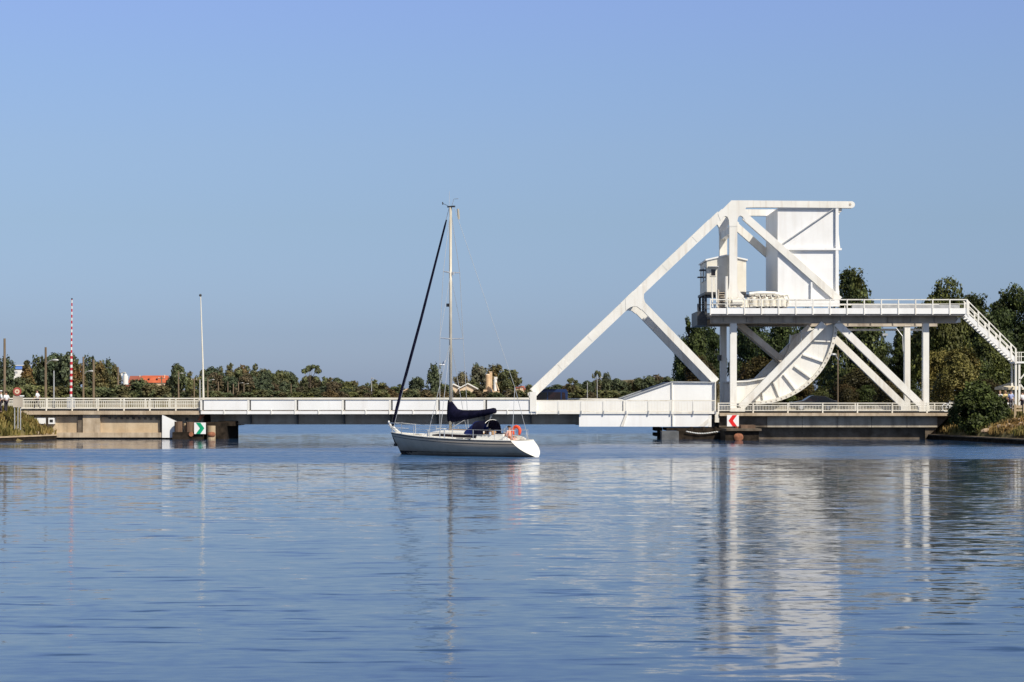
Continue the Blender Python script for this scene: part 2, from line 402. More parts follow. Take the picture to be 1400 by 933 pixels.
tcw = N(nt, 'ShaderNodeTexCoord'); spw = N(nt, 'ShaderNodeSeparateXYZ'); nt.links.new(tcw.outputs['Generated'], spw.inputs[0])
# hazy blue autumn air low down, unseen upper sky warmed for neutral fill: colour correction of the sky model by elevation
hz = ramp(nt, spw.outputs['Z'], [(0.0, (0.577, 0.74, 1.306)), (0.0316, (0.565, 0.684, 1.109)), (0.0864, (0.754, 0.815, 1.039)), (0.1226, (0.908, 0.937, 1.127)), (0.16, (1.027, 1.049, 1.273)), (0.1951, (1.151, 1.131, 1.433)),
                                 (0.32, (1.10, 1.10, 1.25)), (0.55, (1.0, 0.78, 0.62)), (1.0, (1.0, 0.72, 0.50))])
nt.links.new(hz.outputs['Color'], hs.inputs[7])
nt.links.new(sky.outputs[0], hs.inputs[6]); nt.links.new(hs.outputs[2], bg.inputs['Color'])
bg.inputs['Strength'].default_value = 0.09
scene.view_settings.view_transform = 'Standard'; scene.view_settings.look = 'None'; scene.view_settings.exposure = 0
scene.render.engine = 'CYCLES'
# ------------------------------------------------------------------ setting
def right_edge(y): return 35.0 if y > 176 else 35.0 + (176 - y) / 6.0
def left_edge(y): return -41.2 + 0.28 * (y - 160) if y <= 169 else -41.0
def ground_z(x, y):
    dl = left_edge(y) - x
    dr = x - right_edge(y)
    dn = y - 520.0
    def prof(d, top=2.40, run=3.2):
        if d <= 0: return -2.0
        return 0.42 + min(1.0, d / run) * (top - 0.42)
    z = max(prof(dl), prof(dr, 2.2, 4.6), prof(dn, 1.8, 6.0))
    if y > 620:
        k = min(1.0, (y - 620) / 500.0)
        z += k * 12.0 * math.exp(-((x - 95) / 80.0) ** 2 - ((y - 1400) / 260.0) ** 2)
        z += k * 1.2 * (mnoise.noise(Vector((x * 0.004, y * 0.004, 0))) + 0.3)
        if y > 2500: z += min(30, (y - 2500) * 0.006) * (0.6 + 0.8 * mnoise.noise(Vector((x * 0.0012, y * 0.001, 3))))
    return z

def make_ground():
    xs = sorted(set([-6000, -4000, -2500, -1600, -1000, -700, -500, -350, -260, -200, -160, -130, -110, -95, -80, -70, -62, -56, -52, -50, -48.5] +
                    [-47 + 0.75 * i for i in range(9)] + [-41.0, -40.98, -38, -30, -20, -10, 0, 10, 20, 28, 33, 34.95, 35.0] + [35.6 + 0.8 * i for i in range(14)] +
                    [48, 50, 55, 60, 66, 74, 82, 90, 105, 125, 150, 180, 220, 270, 340, 450, 650, 1000, 1600, 2500, 4000, 6000]))
    ys = sorted(set([-300, -200, -100, -50, 0, 30, 60, 85, 100, 115, 125] + [130 + 2.5 * i for i in range(30)] + [205 + 8 * i for i in range(40)] +
                    [519.98, 520, 523, 526, 530, 545, 560, 590, 620, 660, 700, 760, 820, 900, 1000, 1100, 1200, 1300, 1400, 1500, 1600, 1800, 2100, 2500, 3000, 4000, 6000, 9000, 14000]))
    m = MB(); nx = len(xs)
    for y in ys:
        for x in xs:
            z = ground_z(x, y)
            if z > 0.6 and y < 300: z += 0.22 * mnoise.noise(Vector((x * 0.5, y * 0.5, 0)))
            m.v.append((x, y, z))
    for j in range(len(ys) - 1):
        for i in range(nx - 1):
            a = j * nx + i; m.f.append((a, a + 1, a + nx + 1, a + nx))
    o = m.build('ground', 'ground_soil', smooth=True); tag(o, 'brown and green canal banks and flat land behind the bridge', kind='structure')
make_ground()
wm_ = MB()
xs = [-700, -200, -60, -20, 20, 60, 200, 700]; ys = [-250, 0, 60, 130, 200, 330, 560]
for y in ys:
    for x in xs: wm_.v.append((x, y, 0))
for j in range(len(ys) - 1):
    for i in range(len(xs) - 1):
        a = j * len(xs) + i; wm_.f.append((a, a + 1, a + len(xs) + 1, a + len(xs)))
tag(wm_.build('water', 'canal_water'), 'rippled blue canal water', kind='structure')

# road on the right and left banks, between the approaches and beyond the frame
tag(MB().box(-140, -26.4, 169.4, 178.6, 2.40, 2.52).build('road', 'asphalt'), 'asphalt road running onto the bridge from the left', kind='structure')
tag(MB().box(17.6, 140, 169.3, 178.7, 2.22, 2.335).build('road', 'asphalt'), 'asphalt road running off the bridge to the right', kind='structure')

# ------------------------------------------------------------------ railings of the approaches
def railing(name, label, x0, x1, y, z0, z1, post_sp, bal_sp, mid, mat='cream_paint', group=None, phase=0.0):
    t = thing(name, label, 'railing', (x0, y, z0), group)
    MB().box(x0, x1, y - 0.04, y + 0.04, z1 - 0.075, z1).build('top_rail', mat, t)
    MB().box(x0, x1, y - 0.025, y + 0.025, z1 - 0.26, z1 - 0.20).build('upper_rail', mat, t)
    MB().box(x0, x1, y - 0.03, y + 0.03, z0 + 0.06, z0 + 0.12).build('bottom_rail', mat, t)
    if mid: MB().box(x0, x1, y - 0.022, y + 0.022, mid - 0.022, mid + 0.022).build('middle_rail', mat, t)
    xp = [x0 + phase]
    while xp[-1] + post_sp < x1 - 0.3: xp.append(xp[-1] + post_sp)
    xp.append(x1 - 0.07)
    if phase > 0.3: xp = [x0] + xp
    for a in xp:
        MB().box(a, a + 0.11, y - 0.075, y - 0.045, z0 - 0.12, z1 + 0.003).build('post', mat, t)
    for a, b in zip(xp[:-1], xp[1:]):
        m = MB(); q = a + 0.11 + bal_sp / 2
        while q < b - 0.04:
            m.box(q - 0.016, q + 0.016, y - 0.016, y + 0.016, z0 + 0.12, z1 - 0.26); q += bal_sp
        if m.v: m.build('baluster_panel', mat, t)
    return t

railing('railing', 'cream steel railing along the near edge of the left approach road', -55.0, -26.55, 169.0, 2.52, 3.50, 2.2, 0.16, 2.98)
railing('railing', 'cream railing on the far side of the left approach road, behind the walker', -55.0, -26.55, 178.8, 2.52, 3.45, 2.2, 0.16, 2.95)
railing('railing', 'cream steel railing on the right approach in front of the support posts', 17.45, 38.0, 168.8, 2.335, 3.09, 2.95, 0.13, None)
railing('railing', 'cream railing on the far side of the right approach road', 19.0, 38.0, 178.9, 2.335, 3.05, 2.95, 0.13, None)

# ------------------------------------------------------------------ left abutment
lab = thing('abutment', 'beige concrete abutment with recessed wall panels under the left approach', 'abutment', (-33, 172, 0))
MB().box(-62, -26.42, 168.7, 179.2, 2.08, 2.395).build('deck_slab', 'slab_concrete', lab)
MB().box(-40.0, -29.7, 169.3, 178.6, 0.0, 2.078).build('wall', 'concrete_beige', lab)
MB().box(-36.45, -35.0, 168.95, 169.298, 0.552, 2.077).build('pilaster', 'slab_concrete', lab)
MB().box(-40.9, -40.0, 169.4, 178, 0.0, 2.076).build('pilaster', 'slab_concrete', lab)
MB().box(-40.0, -29.7, 168.85, 169.297, 0.14, 0.55).build('ledge', 'slab_concrete', lab)
MB().box(-40.0, -29.7, 169.0, 169.296, -1.5, 0.137).build('footing', 'tarred_timber', lab)
MB().box(-34.9, -29.8, 169.05, 169.295, 1.86, 2.075).build('shadow_strip', 'dark_concrete', lab)  # dark strips stand in for the slab's shadow along the wall top
MB().box(-39.9, -36.5, 169.1, 169.295, 1.92, 2.075).build('shadow_strip', 'dark_concrete', lab)
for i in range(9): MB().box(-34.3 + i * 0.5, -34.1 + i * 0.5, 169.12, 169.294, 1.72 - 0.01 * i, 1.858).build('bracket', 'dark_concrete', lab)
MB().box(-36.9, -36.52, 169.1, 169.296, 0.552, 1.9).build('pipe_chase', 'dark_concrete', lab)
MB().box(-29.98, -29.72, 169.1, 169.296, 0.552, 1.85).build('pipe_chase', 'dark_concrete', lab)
pr = thing('pier', 'pale painted pier wall at the left end of the lifting span', 'pier', (-28, 173, 0))
MB().box(-29.68, -26.5, 170.6, 178.6, -1.5, 2.076).build('wall', 'concrete_grey', pr)
MB().prism([(-29.68, 2.07), (-28.3, 1.40), (-28.62, 1.36), (-28.62, 0.12), (-29.68, 0.12)], 168.74, 170.597).build('wing_wall', 'panel_paint', pr)
MB().box(-28.0, -27.75, 170.55, 170.597, 1.55, 1.8).build('hatch', 'dark_steel', pr)
s = tag(MB().box(-40.55, -39.6, 168.95, 169.0, 1.30, 1.82).build('notice_board', 'sign_white'), 'blank white board on the left abutment beside the boxed dial', 'notice board')
bxg = thing('gauge_box', 'small white box with a dark square face on the left abutment', 'gauge box', (-39.2, 169.3, 1.3))
MB().box(-39.35, -38.85, 168.85, 169.27, 1.28, 1.80).build('casing', 'sign_white', bxg)
MB().box(-39.24, -38.96, 168.835, 168.848, 1.42, 1.66).build('screen', 'black_rubber', bxg)

# concrete kerb wall of the left bank
ql = thing('quay_wall', 'low dark quay wall with a pale kerb along the grassy left bank', 'wall', (-41, 160, 0))
for nm, o0, o1, za, zb_, mt in (('facing', -0.5, 0.1, -1.5, 0.29, 'tarred_timber'), ('capping', -0.62, 0.17, 0.293, 0.40, 'concrete_beige')):
    m = MB(); secs = []
    for y in (40, 90, 120, 140, 150, 158, 164, 168.8):
        e = left_edge(y); secs.append([(e + o0, y, za), (e + o1, y, za), (e + o1, y, zb_), (e + o0, y, zb_)])
    m.loft(secs, True, True).build(nm, mt, ql, fix=True)
qr = thing('quay_wall', 'low dark timber quay with a pale capping along the right bank', 'wall', (36, 165, 0))
def edge_strip(off0, off1, z0, z1, ys):
    secs = []
    for y in ys:
        e = right_edge(y); secs.append([(e + off0, y, z0), (e + off1, y, z0), (e + off1, y, z1), (e + off0, y, z1)])
    return MB().loft(secs, True, True)
ysq = [60, 110, 130, 140, 150, 160, 168, 173, 176, 176.1, 176.4]
edge_strip(-0.5, 0.12, -1.5, 0.30, ysq[:-2]).build('facing', 'tarred_timber', qr, fix=True)
edge_strip(-0.62, 0.3, 0.302, 0.40, ysq[:-2]).build('capping', 'dark_concrete', qr, fix=True)

# ------------------------------------------------------------------ right abutment
rab = thing('abutment', 'grey concrete edge beam over dark sheet piling under the right approach', 'abutment', (28, 172, 0))
MB().box(17.6, 38.0, 168.55, 179.2, 1.97, 2.218).build('deck_slab', 'slab_concrete', rab)
xj = [17.6, 21.7, 24.69, 27.66, 30.6, 33.6, 36.2]
for a, b in zip(xj[:-1], xj[1:]):
    MB().box(a + 0.02, b - 0.02, 169.25, 169.8, 1.0, 1.967).build('edge_beam', 'concrete_grey' if a > 21 else 'dark_concrete', rab)
m = MB(); x = 18.0; k = 0
while x < 35.3:
    y0 = 170.08 if k % 2 else 170.15
    m.box(x, x + 0.42, y0, 170.6, -1.5, 0.998); x += 0.42; k += 1
m.build('sheet_piling', 'sheet_pile', rab)
for i in range(13):
    x = 20.3 + i * 1.13
    MB().box(x, x + 0.34, 169.9, 170.078, 0.40, 0.60).build('fender_pad', 'dark_concrete', rab)
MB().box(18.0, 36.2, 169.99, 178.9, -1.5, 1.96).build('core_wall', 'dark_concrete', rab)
MB().prism([(35.2, 1.95), (37.3, 1.95), (35.2, 0.0)], 169.5, 178).build('wing_wall', 'dark_concrete', rab)

# ------------------------------------------------------------------ fenders and signs
def chevron(cx, cz, s, th, flip):
    # an angle bracket pointing to +X (or -X when flipped)
    pts = [(-0.34, 0.5), (0.06, 0.5), (0.42, 0.0), (0.06, -0.5), (-0.34, -0.5), (0.02, 0.0)]
    return [(cx + (-x if flip else x) * s, cz + z * s) for x, z in pts]
fl = thing('fender', 'dark timber fender with rusty blocks at the left pier', 'fender', (-26, 168, 0))
MB().box(-28.55, -26.0, 167.2, 169.0, -1.0, 0.62).build('timber_wall', 'tarred_timber', fl)
MB().box(-25.9, -24.2, 168.2, 176.0, -1.0, 1.45).build('timber_wall', 'tarred_timber', fl)
m = MB(); m.box(-25.0, -23.5, 169.0, 175, 1.12, 1.52); m.box(-24.4, -24.25, 168.9, 169.2, -0.5, 1.2); m.build('brace', 'tarred_timber', fl)
MB().tube([(-28.2, 168.2, 0.622), (-28.2, 168.2, 1.5)], 0.34, 10).build('pile', 'brown_timber', fl)
MB().tube([(-27.7, 168.6, 0.622), (-27.72, 168.6, 1.36)], 0.12, 8).build('pile', 'pale_timber', fl)
MB().tube([(-27.2, 168.1, 0.622), (-27.2, 168.1, 1.46)], 0.36, 10).build('pile', 'brown_timber', fl)
MB().tube([(-26.62, 168.2, 0.622), (-26.62, 168.2, 1.42)], 0.24, 10).build('pile', 'rusty_steel', fl)
MB().tube([(-26.95, 167.25, 0.45), (-26.95, 167.1, 0.45)], 0.2, 10).build('roller', 'rusty_steel', fl)
MB().tube([(-25.35, 167.7, -0.5), (-25.35, 167.7, 1.15)], 0.36, 12).build('pile', 'pale_timber', fl)
MB().ell((-25.3, 167.45, 0.42), 0.34, 0.2, 0.26).build('roller', 'rusty_steel', fl)
m = MB(); m.tube([(-26.65, 169.3, 1.55), (-26.4, 169.2, 1.95), (-26.2, 169.3, 2.1)], [0.1, 0.16, 0.08], 8)
m.build('hook', 'rusty_steel', fl)
def board(name, label, px0, px1, py0, py1, D, colour, flip, post_z):
    x0, x1, z1, z0 = gx(px0, D), gx(px1, D), gz(py0, D), gz(py1, D)
    t = thing(name, label, 'sign', ((x0 + x1) / 2, D, z0))
    MB().box(x0, x1, D, D + 0.05, z0, z1).build('board', 'sign_white', t)
    MB().prism(chevron((x0 + x1) / 2 + (0.02 if flip else -0.02), (z0 + z1) / 2, (z1 - z0) * 0.97, 0, flip), D - 0.012, D - 0.003).build('chevron', colour, t)
    MB().box((x0 + x1) / 2 - 0.06, (x0 + x1) / 2 + 0.06, D + 0.051, D + 0.14, post_z, z1 - 0.1).build('post', 'dark_steel', t)
board('chevron_sign', 'square white sign with a green chevron pointing right on the left fender', 265.5, 281.3, 578, 593.6, 167.0, 'sign_green', False, 0.4)
board('chevron_sign', 'square white sign with a red chevron pointing left on the right dolphin', 994, 1010.2, 567.6, 583.2, 164.9, 'sign_red', True, 0.9)
dl = thing('dolphin', 'stout black mooring dolphin under the red chevron sign', 'dolphin', (19, 165, 0))
MB().box(gx(992, 163), gx(1038, 163), 163.2, 167.5, -1.0, 0.80).build('block', 'tarred_timber', dl)
MB().box(gx(993, 163), gx(1041, 163), 162.9, 167.6, 0.803, 0.98).build('cap', 'dark_concrete', dl)
MB().box(gx(1016, 163), gx(1036, 163), 164.5, 166.5, 0.982, 1.25).build('plinth', 'brown_timber', dl)
MB().tube([(gx(1008.5, 163), 165.3, 0.98), (gx(1008.5, 163), 165.3, 1.42)], 0.1, 8).build('bollard', 'rusty_steel', dl)
MB().tube([(gx(1012.5, 163), 165.3, 0.98), (gx(1012.5, 163), 165.3, 1.36)], 0.1, 8).build('bollard', 'rusty_steel', dl)
MB().ell((gx(1010, 163), 163.15, 0.28), 0.40, 0.12, 0.38).build('fender_pad', 'rusty_steel', dl)
fr = thing('fender', 'long low dark timber fender below the right end of the lifting span', 'fender', (15, 170, 0))
MB().box(gx(927, 168), gx(995, 168), 167.6, 169.4, -1.0, 0.72).build('timber_wall', 'tarred_timber', fr)
MB().box(gx(912, 168), gx(995, 168), 168.3, 173.0, 0.723, 0.95).build('deck', 'tarred_timber', fr)
MB().box(gx(895.5, 170), gx(905, 170), 169.5, 173.0, 0.68, 0.98).build('waling', 'tarred_timber', fr)
MB().box(gx(895.5, 170), gx(905, 170), 169.5, 173.0, 0.22, 0.50).build('waling', 'tarred_timber', fr)
MB().box(gx(903.5, 168), gx(926.8, 168), 167.0, 168.9, -0.3, 0.70).build('float_block', 'grey_float', fr)
MB().box(gx(903.5, 168), gx(906, 168), 169.6, 172.5, -1.0, 0.72).build('pile', 'tarred_timber', fr)
for px in (946, 962, 978):
    MB().tube([(gx(px, 168), 168.4, -1), (gx(px, 168), 168.4, 1.05)], 0.16, 8).build('pile', 'tarred_timber', fr)
m = MB(); pts = []
for i in range(33):
    u = i / 32; pts.append((gx(938 + 53 * u, 167.4), 167.4, gz(590, 167.4) - 0.16 * math.sin(PI * min(1, u * 1.3)) - 0.05 * u + (0.03 if i % 2 else -0.03)))
for a, b in zip(pts[:-1], pts[1:]): m.tube([a, b], 0.045, 6)
tag(m.build('chain', 'galvanised'), 'slack galvanised chain slung along the right fender to the dolphin', 'chain')

# ------------------------------------------------------------------ the bascule bridge
br = thing('bascule_bridge', 'white steel rolling bascule bridge with triangular trusses and a big box counterweight', 'bridge', (0, 174, 2.4))
W = 'white_paint'
YN, YF, TH = 170.0, 178.0, 0.62
def P(name, mb, mat=W, par=None, **k): return mb.build(name, mat, par or br, **k)
# deck: girders, floor, walkway
XL, XR = gx(278), gx(976)
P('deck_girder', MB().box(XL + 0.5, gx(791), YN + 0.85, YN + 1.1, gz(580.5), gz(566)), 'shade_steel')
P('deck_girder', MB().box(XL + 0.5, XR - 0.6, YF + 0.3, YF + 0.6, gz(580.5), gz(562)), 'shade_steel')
x = XL + 4.0
while x < gx(790):
    P('stiffener', MB().box(x - 0.06, x + 0.06, YN + 0.45, YN + 0.845, gz(580), gz(566.3)), 'dark_steel'); x += 4.0
m = MB(); m.box(XL + 0.5, gx(791), YN + 0.6, YN + 0.848, gz(580.8), gz(579.6)); P('girder_flange', m, 'shade_steel')
x = XL + 2.0
while x < XR - 1:
    P('cross_beam', MB().box(x - 0.1, x + 0.1, YN + 1.11, YF + 0.29, gz(576), gz(566.4)), 'dark_steel'); x += 2.0
P('road_deck', MB().box(XL + 0.05, XR + 1.4, YN + 0.9, YF + 0.2, gz(566), gz(561)), 'asphalt')
P('walkway', MB().box(XL, XR, 168.62, YN + 0.895, gz(565.6), gz(563.9)), 'dark_steel')
P('walkway', MB().box(XL, XR, YF + 0.205, YF + 1.5, gz(565.6), gz(563.9)), 'dark_steel')
YW = 168.5
# lower fascia strip, in bays, and parapet panels between posts
xb = [XL + 4.0 * i for i in range(8)] + [gx(733)]
xb[-1] = gx(724.5)
for i in range(15):
    a = XL + 2.0 * i; b = min(a + 2.0, gx(733))
    if a >= gx(728): break
    P('fascia', MB().box(a + 0.015, b - 0.015, YW, YW + 0.1, gz(566.2), gz(562.2)), 'panel_paint')
    P('bracket', MB().box(b - 0.05, b + 0.05, YW - 0.07, YW - 0.004, gz(566.5), gz(560.8)), W)
xb2 = [gx(733) + (gx(976) - gx(733)) / 8 * i for i in range(9)]
for a, b in zip(xb2[:-1], xb2[1:]):
    P('fascia', MB().box(a + 0.015, b - 0.015, YW, YW + 0.1, gz(566.0), gz(563.2)), W)
    P('bracket', MB().box(b - 0.05, b + 0.05, YW - 0.07, YW - 0.004, gz(567.0), gz(561.5)), 'galvanised')
for a, b in zip(xb[:-1], xb[1:]):
    P('parapet_panel', MB().box(a + 0.27, b - 0.05, YW + 0.03, YW + 0.07, gz(560.6), gz(546.9)), 'panel_paint')
    P('parapet_post', MB().box(a - 0.02, a + 0.12, YW - 0.02, YW + 0.3, gz(561.0), gz(546.6)), W)
    P('parapet_back', MB().box(a + 0.12, a + 0.27, YW + 0.42, YW + 0.47, gz(560.6), gz(546.9)), 'shade_steel')
P('top_rail', MB().box(XL, gx(724.5), YW - 0.06, YW + 0.3, gz(546.5), gz(543.9)), 'cream_paint')
P('bottom_rail', MB().box(XL, gx(724.5), YW + 0.1, YW + 0.3, gz(562.1), gz(560.9)), 'shade_steel')
# right half: balustrade in front of the haunched plate girder
for a, b in zip(xb2[:-1], xb2[1:]):
    m = MB(); q = a + 0.13
    while q < b - 0.03: m.box(q - 0.015, q + 0.015, YW + 0.08, YW + 0.11, gz(562.2), gz(549.3)); q += 0.13
    P('baluster_panel', m, W)
    P('parapet_post', MB().box(a - 0.05, a + 0.05, YW + 0.02, YW + 0.075, gz(564), gz(547.6)), W)
P('top_rail', MB().box(gx(733), XR, YW + 0.03, YW + 0.16, gz(548.8), gz(547.2)), 'cream_paint')
P('bottom_rail', MB().box(gx(733), XR, YW + 0.05, YW + 0.14, gz(563), gz(562.2)), 'cream_paint')
# far parapet
P('parapet_panel', MB().box(XL, gx(728), YF + 1.4, YF + 1.45, gz(565), gz(547)), 'panel_paint')
P('top_rail', MB().box(XL, XR, YF + 1.35, YF + 1.5, gz(546.8), gz(545.0)), 'cream_paint')
# the plate girder below the walkway at the right, flush with the truss, and its haunch above the deck
for y0, y1 in ((YW + 0.11, YW + 0.30), (YF + 0.15, YF + 0.45)):
    P('haunch_plate', MB().prism([gp(791, 583.2), gp(967, 583.2), gp(967, 566.2), gp(791, 566.2)], y0, y1), 'panel_paint')
for y0, y1 in ((YN - 0.25, YN + 0.1), (YF - 0.1, YF + 0.15)):
    P('haunch_plate', MB().prism([gp(733, 564), gp(976.5, 564), gp(976.5, 524), gp(918.5, 523.4), gp(853, 546), gp(733, 549)], y0, y1), 'panel_paint')
    P('haunch_flange', MB().prism([gp(976.8, 523.9), gp(918.3, 523.3), gp(852.5, 545.9), gp(852.5, 544.6), gp(918.3, 521.7), gp(977.5, 522.2)], y0 - 0.16, y1 + 0.16), 'galvanised')
    P('haunch_rib', MB().box(gx(917.8), gx(919.3), y0 - 0.14, y0 - 0.002, gz(566), gz(523.6)), W)
    P('haunch_rib', MB().box(gx(852), gx(853.2), y0 - 0.14, y0 - 0.002, gz(566), gz(547)), W)
    P('haunch_rib', MB().box(gx(976.5), gx(978), y0 - 0.3, y1 + 0.02, gz(575), gz(522.4)), W)
P('haunch_rib', MB().box(gx(917.3), gx(918.8), YW - 0.04, YW + 0.107, gz(583), gz(566.4)), W)
P('haunch_rib', MB().prism([gp(847, 583), gp(851, 583), gp(857, 566.5), gp(853.5, 566.5)], YW - 0.04, YW + 0.107), W)
P('knee_brace', MB().prism([gp(953, 583), gp(960, 583), gp(966.6, 577), gp(966.6, 572)], YW + 0.02, YW + 0.107), W)
# span end post and bearing
P('end_post', MB().box(gx(967.1), gx(970.5), YW + 0.1, YN + 0.2, gz(583.5), gz(567)), W)
P('bearing', MB().box(gx(975.5), gx(981), YN - 1.3, YN + 0.3, gz(577.5), gz(563.6)), 'cream_paint')
P('bearing', MB().box(gx(969.5), gx(975.5), YN - 0.4, YN + 1.0, gz(585), gz(573)), 'dark_steel')
# trusses, near and far
def gusset(y0, y1):
    return MB().prism([gp(981.5, 292.5), gp(1000, 274.2), gp(1030, 274.2), gp(1030, 283.6), gp(1020.2, 283.9), gp(1018.5, 287), gp(1020.5, 289.8), gp(1025.5, 294),
                       gp(1019, 301.5), gp(1015.5, 296.5), gp(1012.3, 294.8), gp(1009.6, 296.6), gp(1008.3, 301), gp(1008.2, 310), gp(997.2, 310), gp(996.6, 301), gp(994.6, 296.6),
                       gp(991.5, 295.6), gp(988.5, 297.5), gp(985.0, 301.6)], y0, y1)
for y0 in (YN, YF):
    y1 = y0 + TH
    e = 0.012 if y0 == YN else 0.0
    P('main_chord', MB().beam(gp(730.0, 536.3), gp(985.5, 293.8), 0.76, y0 + 0.02, y1 - 0.02))
    P('gusset_plate', gusset(y0 - 0.004, y1 + 0.004))
    for u in (0.14, 0.30, 0.70, 0.86):
        A_, B_ = gp(730.0, 536.3), gp(985.5, 293.8); q_ = lambda t: (A_[0] + (B_[0] - A_[0]) * t, A_[1] + (B_[1] - A_[1]) * t)
        P('splice_plate', MB().beam(q_(u), q_(u + 0.032), 0.60, y0 + 0.004, y0 + 0.0195))
    # rounded end of the top beam
    pts = [gp(1029.8, 274.3), gp(1165, 275.4)] + [(gx(1164.5) + 0.28 * math.sin(t), gz(280) + 0.28 * math.cos(t)) for t in [PI * k / 8 for k in range(1, 8)]] + [gp(1165, 284.6), gp(1029.8, 283.5)]
    P('top_beam', MB().prism(pts, y0 + 0.02, y1 - 0.02))
    P('pin_hole', MB().tube([(gx(1162.5), y0 + 0.012, gz(279.6)), (gx(1162.5), y0 - 0.01, gz(279.6))], 0.10, 12), 'shade_steel')
    # joint of chord and lower diagonal
    P('gusset_plate', MB().prism([gp(855, 409), gp(873, 391.5), gp(884.5, 389.5), gp(880.6, 398), gp(880.3, 408), gp(883, 416.5), gp(877, 424), gp(871.5, 419.5), gp(866.5, 418.8), gp(861.5, 420.5), gp(855.5, 424.5)], y0 - 0.005, y1 + 0.005))
    P('diagonal', MB().beam(gp(876.0, 414.5), gp(979.5, 522.0), 0.62, y0 + 0.022, y1 - 0.022))
    P('diagonal', MB().beam(gp(1018.5, 296), gp(1148, 410.5), 0.62, y0 + 0.022, y1 - 0.022))
    if y0 == YN:
        P('upright', MB().prism([gp(997.3, 309.8), gp(1008.1, 309.8), gp(1008.2, 388), gp(1009.6, 396), gp(1013.5, 401.5), gp(1017, 404.5), gp(1017, 408), gp(990.5, 408), gp(990.5, 404.5), gp(994, 400.5), gp(996.2, 395), gp(997.2, 386)], y0 + 0.02, y1 - 0.02))
    else:
        P('upright', MB().box(gx(997.3), gx(1008.1), y0 + 0.02, y1 - 0.02, gz(420), gz(309.8)))
    P('lower_post', MB().box(gx(998.4), gx(1007.4), y0 + 0.02, y1 - 0.02, gz(563), gz(441)))
    P('lower_brace', MB().beam(gp(1126, 443), gp(1012.5, 557.5), 0.58, y0 - 0.25, y0 + 0.25))
    P('rear_brace', MB().beam(gp(1144, 441.5), gp(1262.5, 556.5), 0.60, y0 + 0.02, y1 - 0.02))
    P('rear_post', MB().box(gx(1262.3), gx(1270.3), y0 + 0.01, y1 - 0.01, gz(563.2), gz(441)))
    P('rear_shoe', MB().box(gx(1256.5), gx(1270.8), y0 - 0.02, y1 + 0.02, gz(563.4), gz(556)))
    P('post_shoe', MB().box(gx(998), gx(1018), y0 - 0.27, y1 + 0.02, gz(563.3), gz(558)))
    P('chord_foot', MB().box(gx(724.2), gx(733.2), y0 - 1.62 if y0 == YN else y0 + 0.02, y0 + 0.3 if y0 == YN else y1, gz(563), gz(536)))
    P('chord_foot', MB().box(gx(722.5), gx(734.5), y0 - 1.56 if y0 == YN else y0 + 0.02, y0 + 0.3, gz(541), gz(537)), W)
    # segmental rolling girder
    cx, cz, r = gx(1034), gz(441), 6.85
    yp = y0 + 0.75 if y0 == YN else y0 - 0.1
    arc = [(cx + r * math.cos(a), cz + r * math.sin(a)) for a in [-PI / 2 * k / 24 for k in range(25)]]
    ri = 4.0
    inn = [(cx + ri * math.cos(a), cz - 0.9 + ri * math.sin(a)) for a in [-PI / 2 * k / 16 for k in range(17)]]
    poly = arc + [gp(1003, 551.5), gp(1003, 523)] + inn[::-1]
    sg = P('segment_girder', MB().prism(poly, yp, yp + 0.12), 'white_paint')
    secs = []
    for k in range(25):
        a = -PI / 2 * k / 24
        for_ = []
        for rr, yy in ((r - 0.14, yp - 0.4), (r + 0.16, yp - 0.4), (r + 0.16, yp + 0.5), (r - 0.14, yp + 0.5)):
            for_.append((cx + rr * math.cos(a), yy, cz + rr * math.sin(a)))
        secs.append(for_)
    P('rolling_track', MB().loft(secs, True, True), 'cream_paint', sg, fix=True)
    fl_pts = [gp(1003, 523), gp(1024, 522.2)] + [p for p in inn[::-1][2:]]
    secs = [[(x, yp - 0.3, z), (x, yp + 0.42, z), (x, yp + 0.42, z + 0.12), (x, yp - 0.3, z + 0.12)] for x, z in fl_pts]
    P('inner_flange', MB().loft(secs, True, True), W, sg, fix=True)
    for a in [-14, -30, -45, -59, -72, -84]:
        c, s_ = math.cos(R(a)), math.sin(R(a))
        q0 = (cx + 4.7 * c, cz - 0.4 + 4.7 * s_); q1 = (cx + (r - 0.15) * c, cz + (r - 0.15) * s_)
        P('rib', MB().beam(q0, q1, 0.12, yp - 0.20, yp - 0.004), W, sg)
    m = MB()
    for k in range(1, 24):
        a = -PI / 2 * k / 24
        m.box(cx + (r + 0.02) * math.cos(a) - 0.05, cx + (r + 0.02) * math.cos(a) + 0.05, yp - 0.44, yp - 0.402, cz + (r + 0.02) * math.sin(a) - 0.05, cz + (r + 0.02) * math.sin(a) + 0.05)
    P('bolt_row', m, 'shade_steel', sg)
# braces from the post heads to the segment girders, set inside the trusses
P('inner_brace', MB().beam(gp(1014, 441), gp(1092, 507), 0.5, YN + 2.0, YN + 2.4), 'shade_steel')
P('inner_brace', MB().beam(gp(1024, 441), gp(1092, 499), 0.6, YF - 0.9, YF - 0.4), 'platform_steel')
# portal beams between the trusses
P('portal_beam', MB().box(gx(1012), gx(1019), YN + TH + 0.01, YF - 0.01, gz(284), gz(277)))
P('portal_beam', MB().box(gx(866), gx(876), YN + TH + 0.01, YF - 0.01, gz(410), gz(401)))
P('portal_beam', MB().box(gx(998.8), gx(1007), YN + TH + 0.01, YF - 0.01, gz(318), gz(308)))
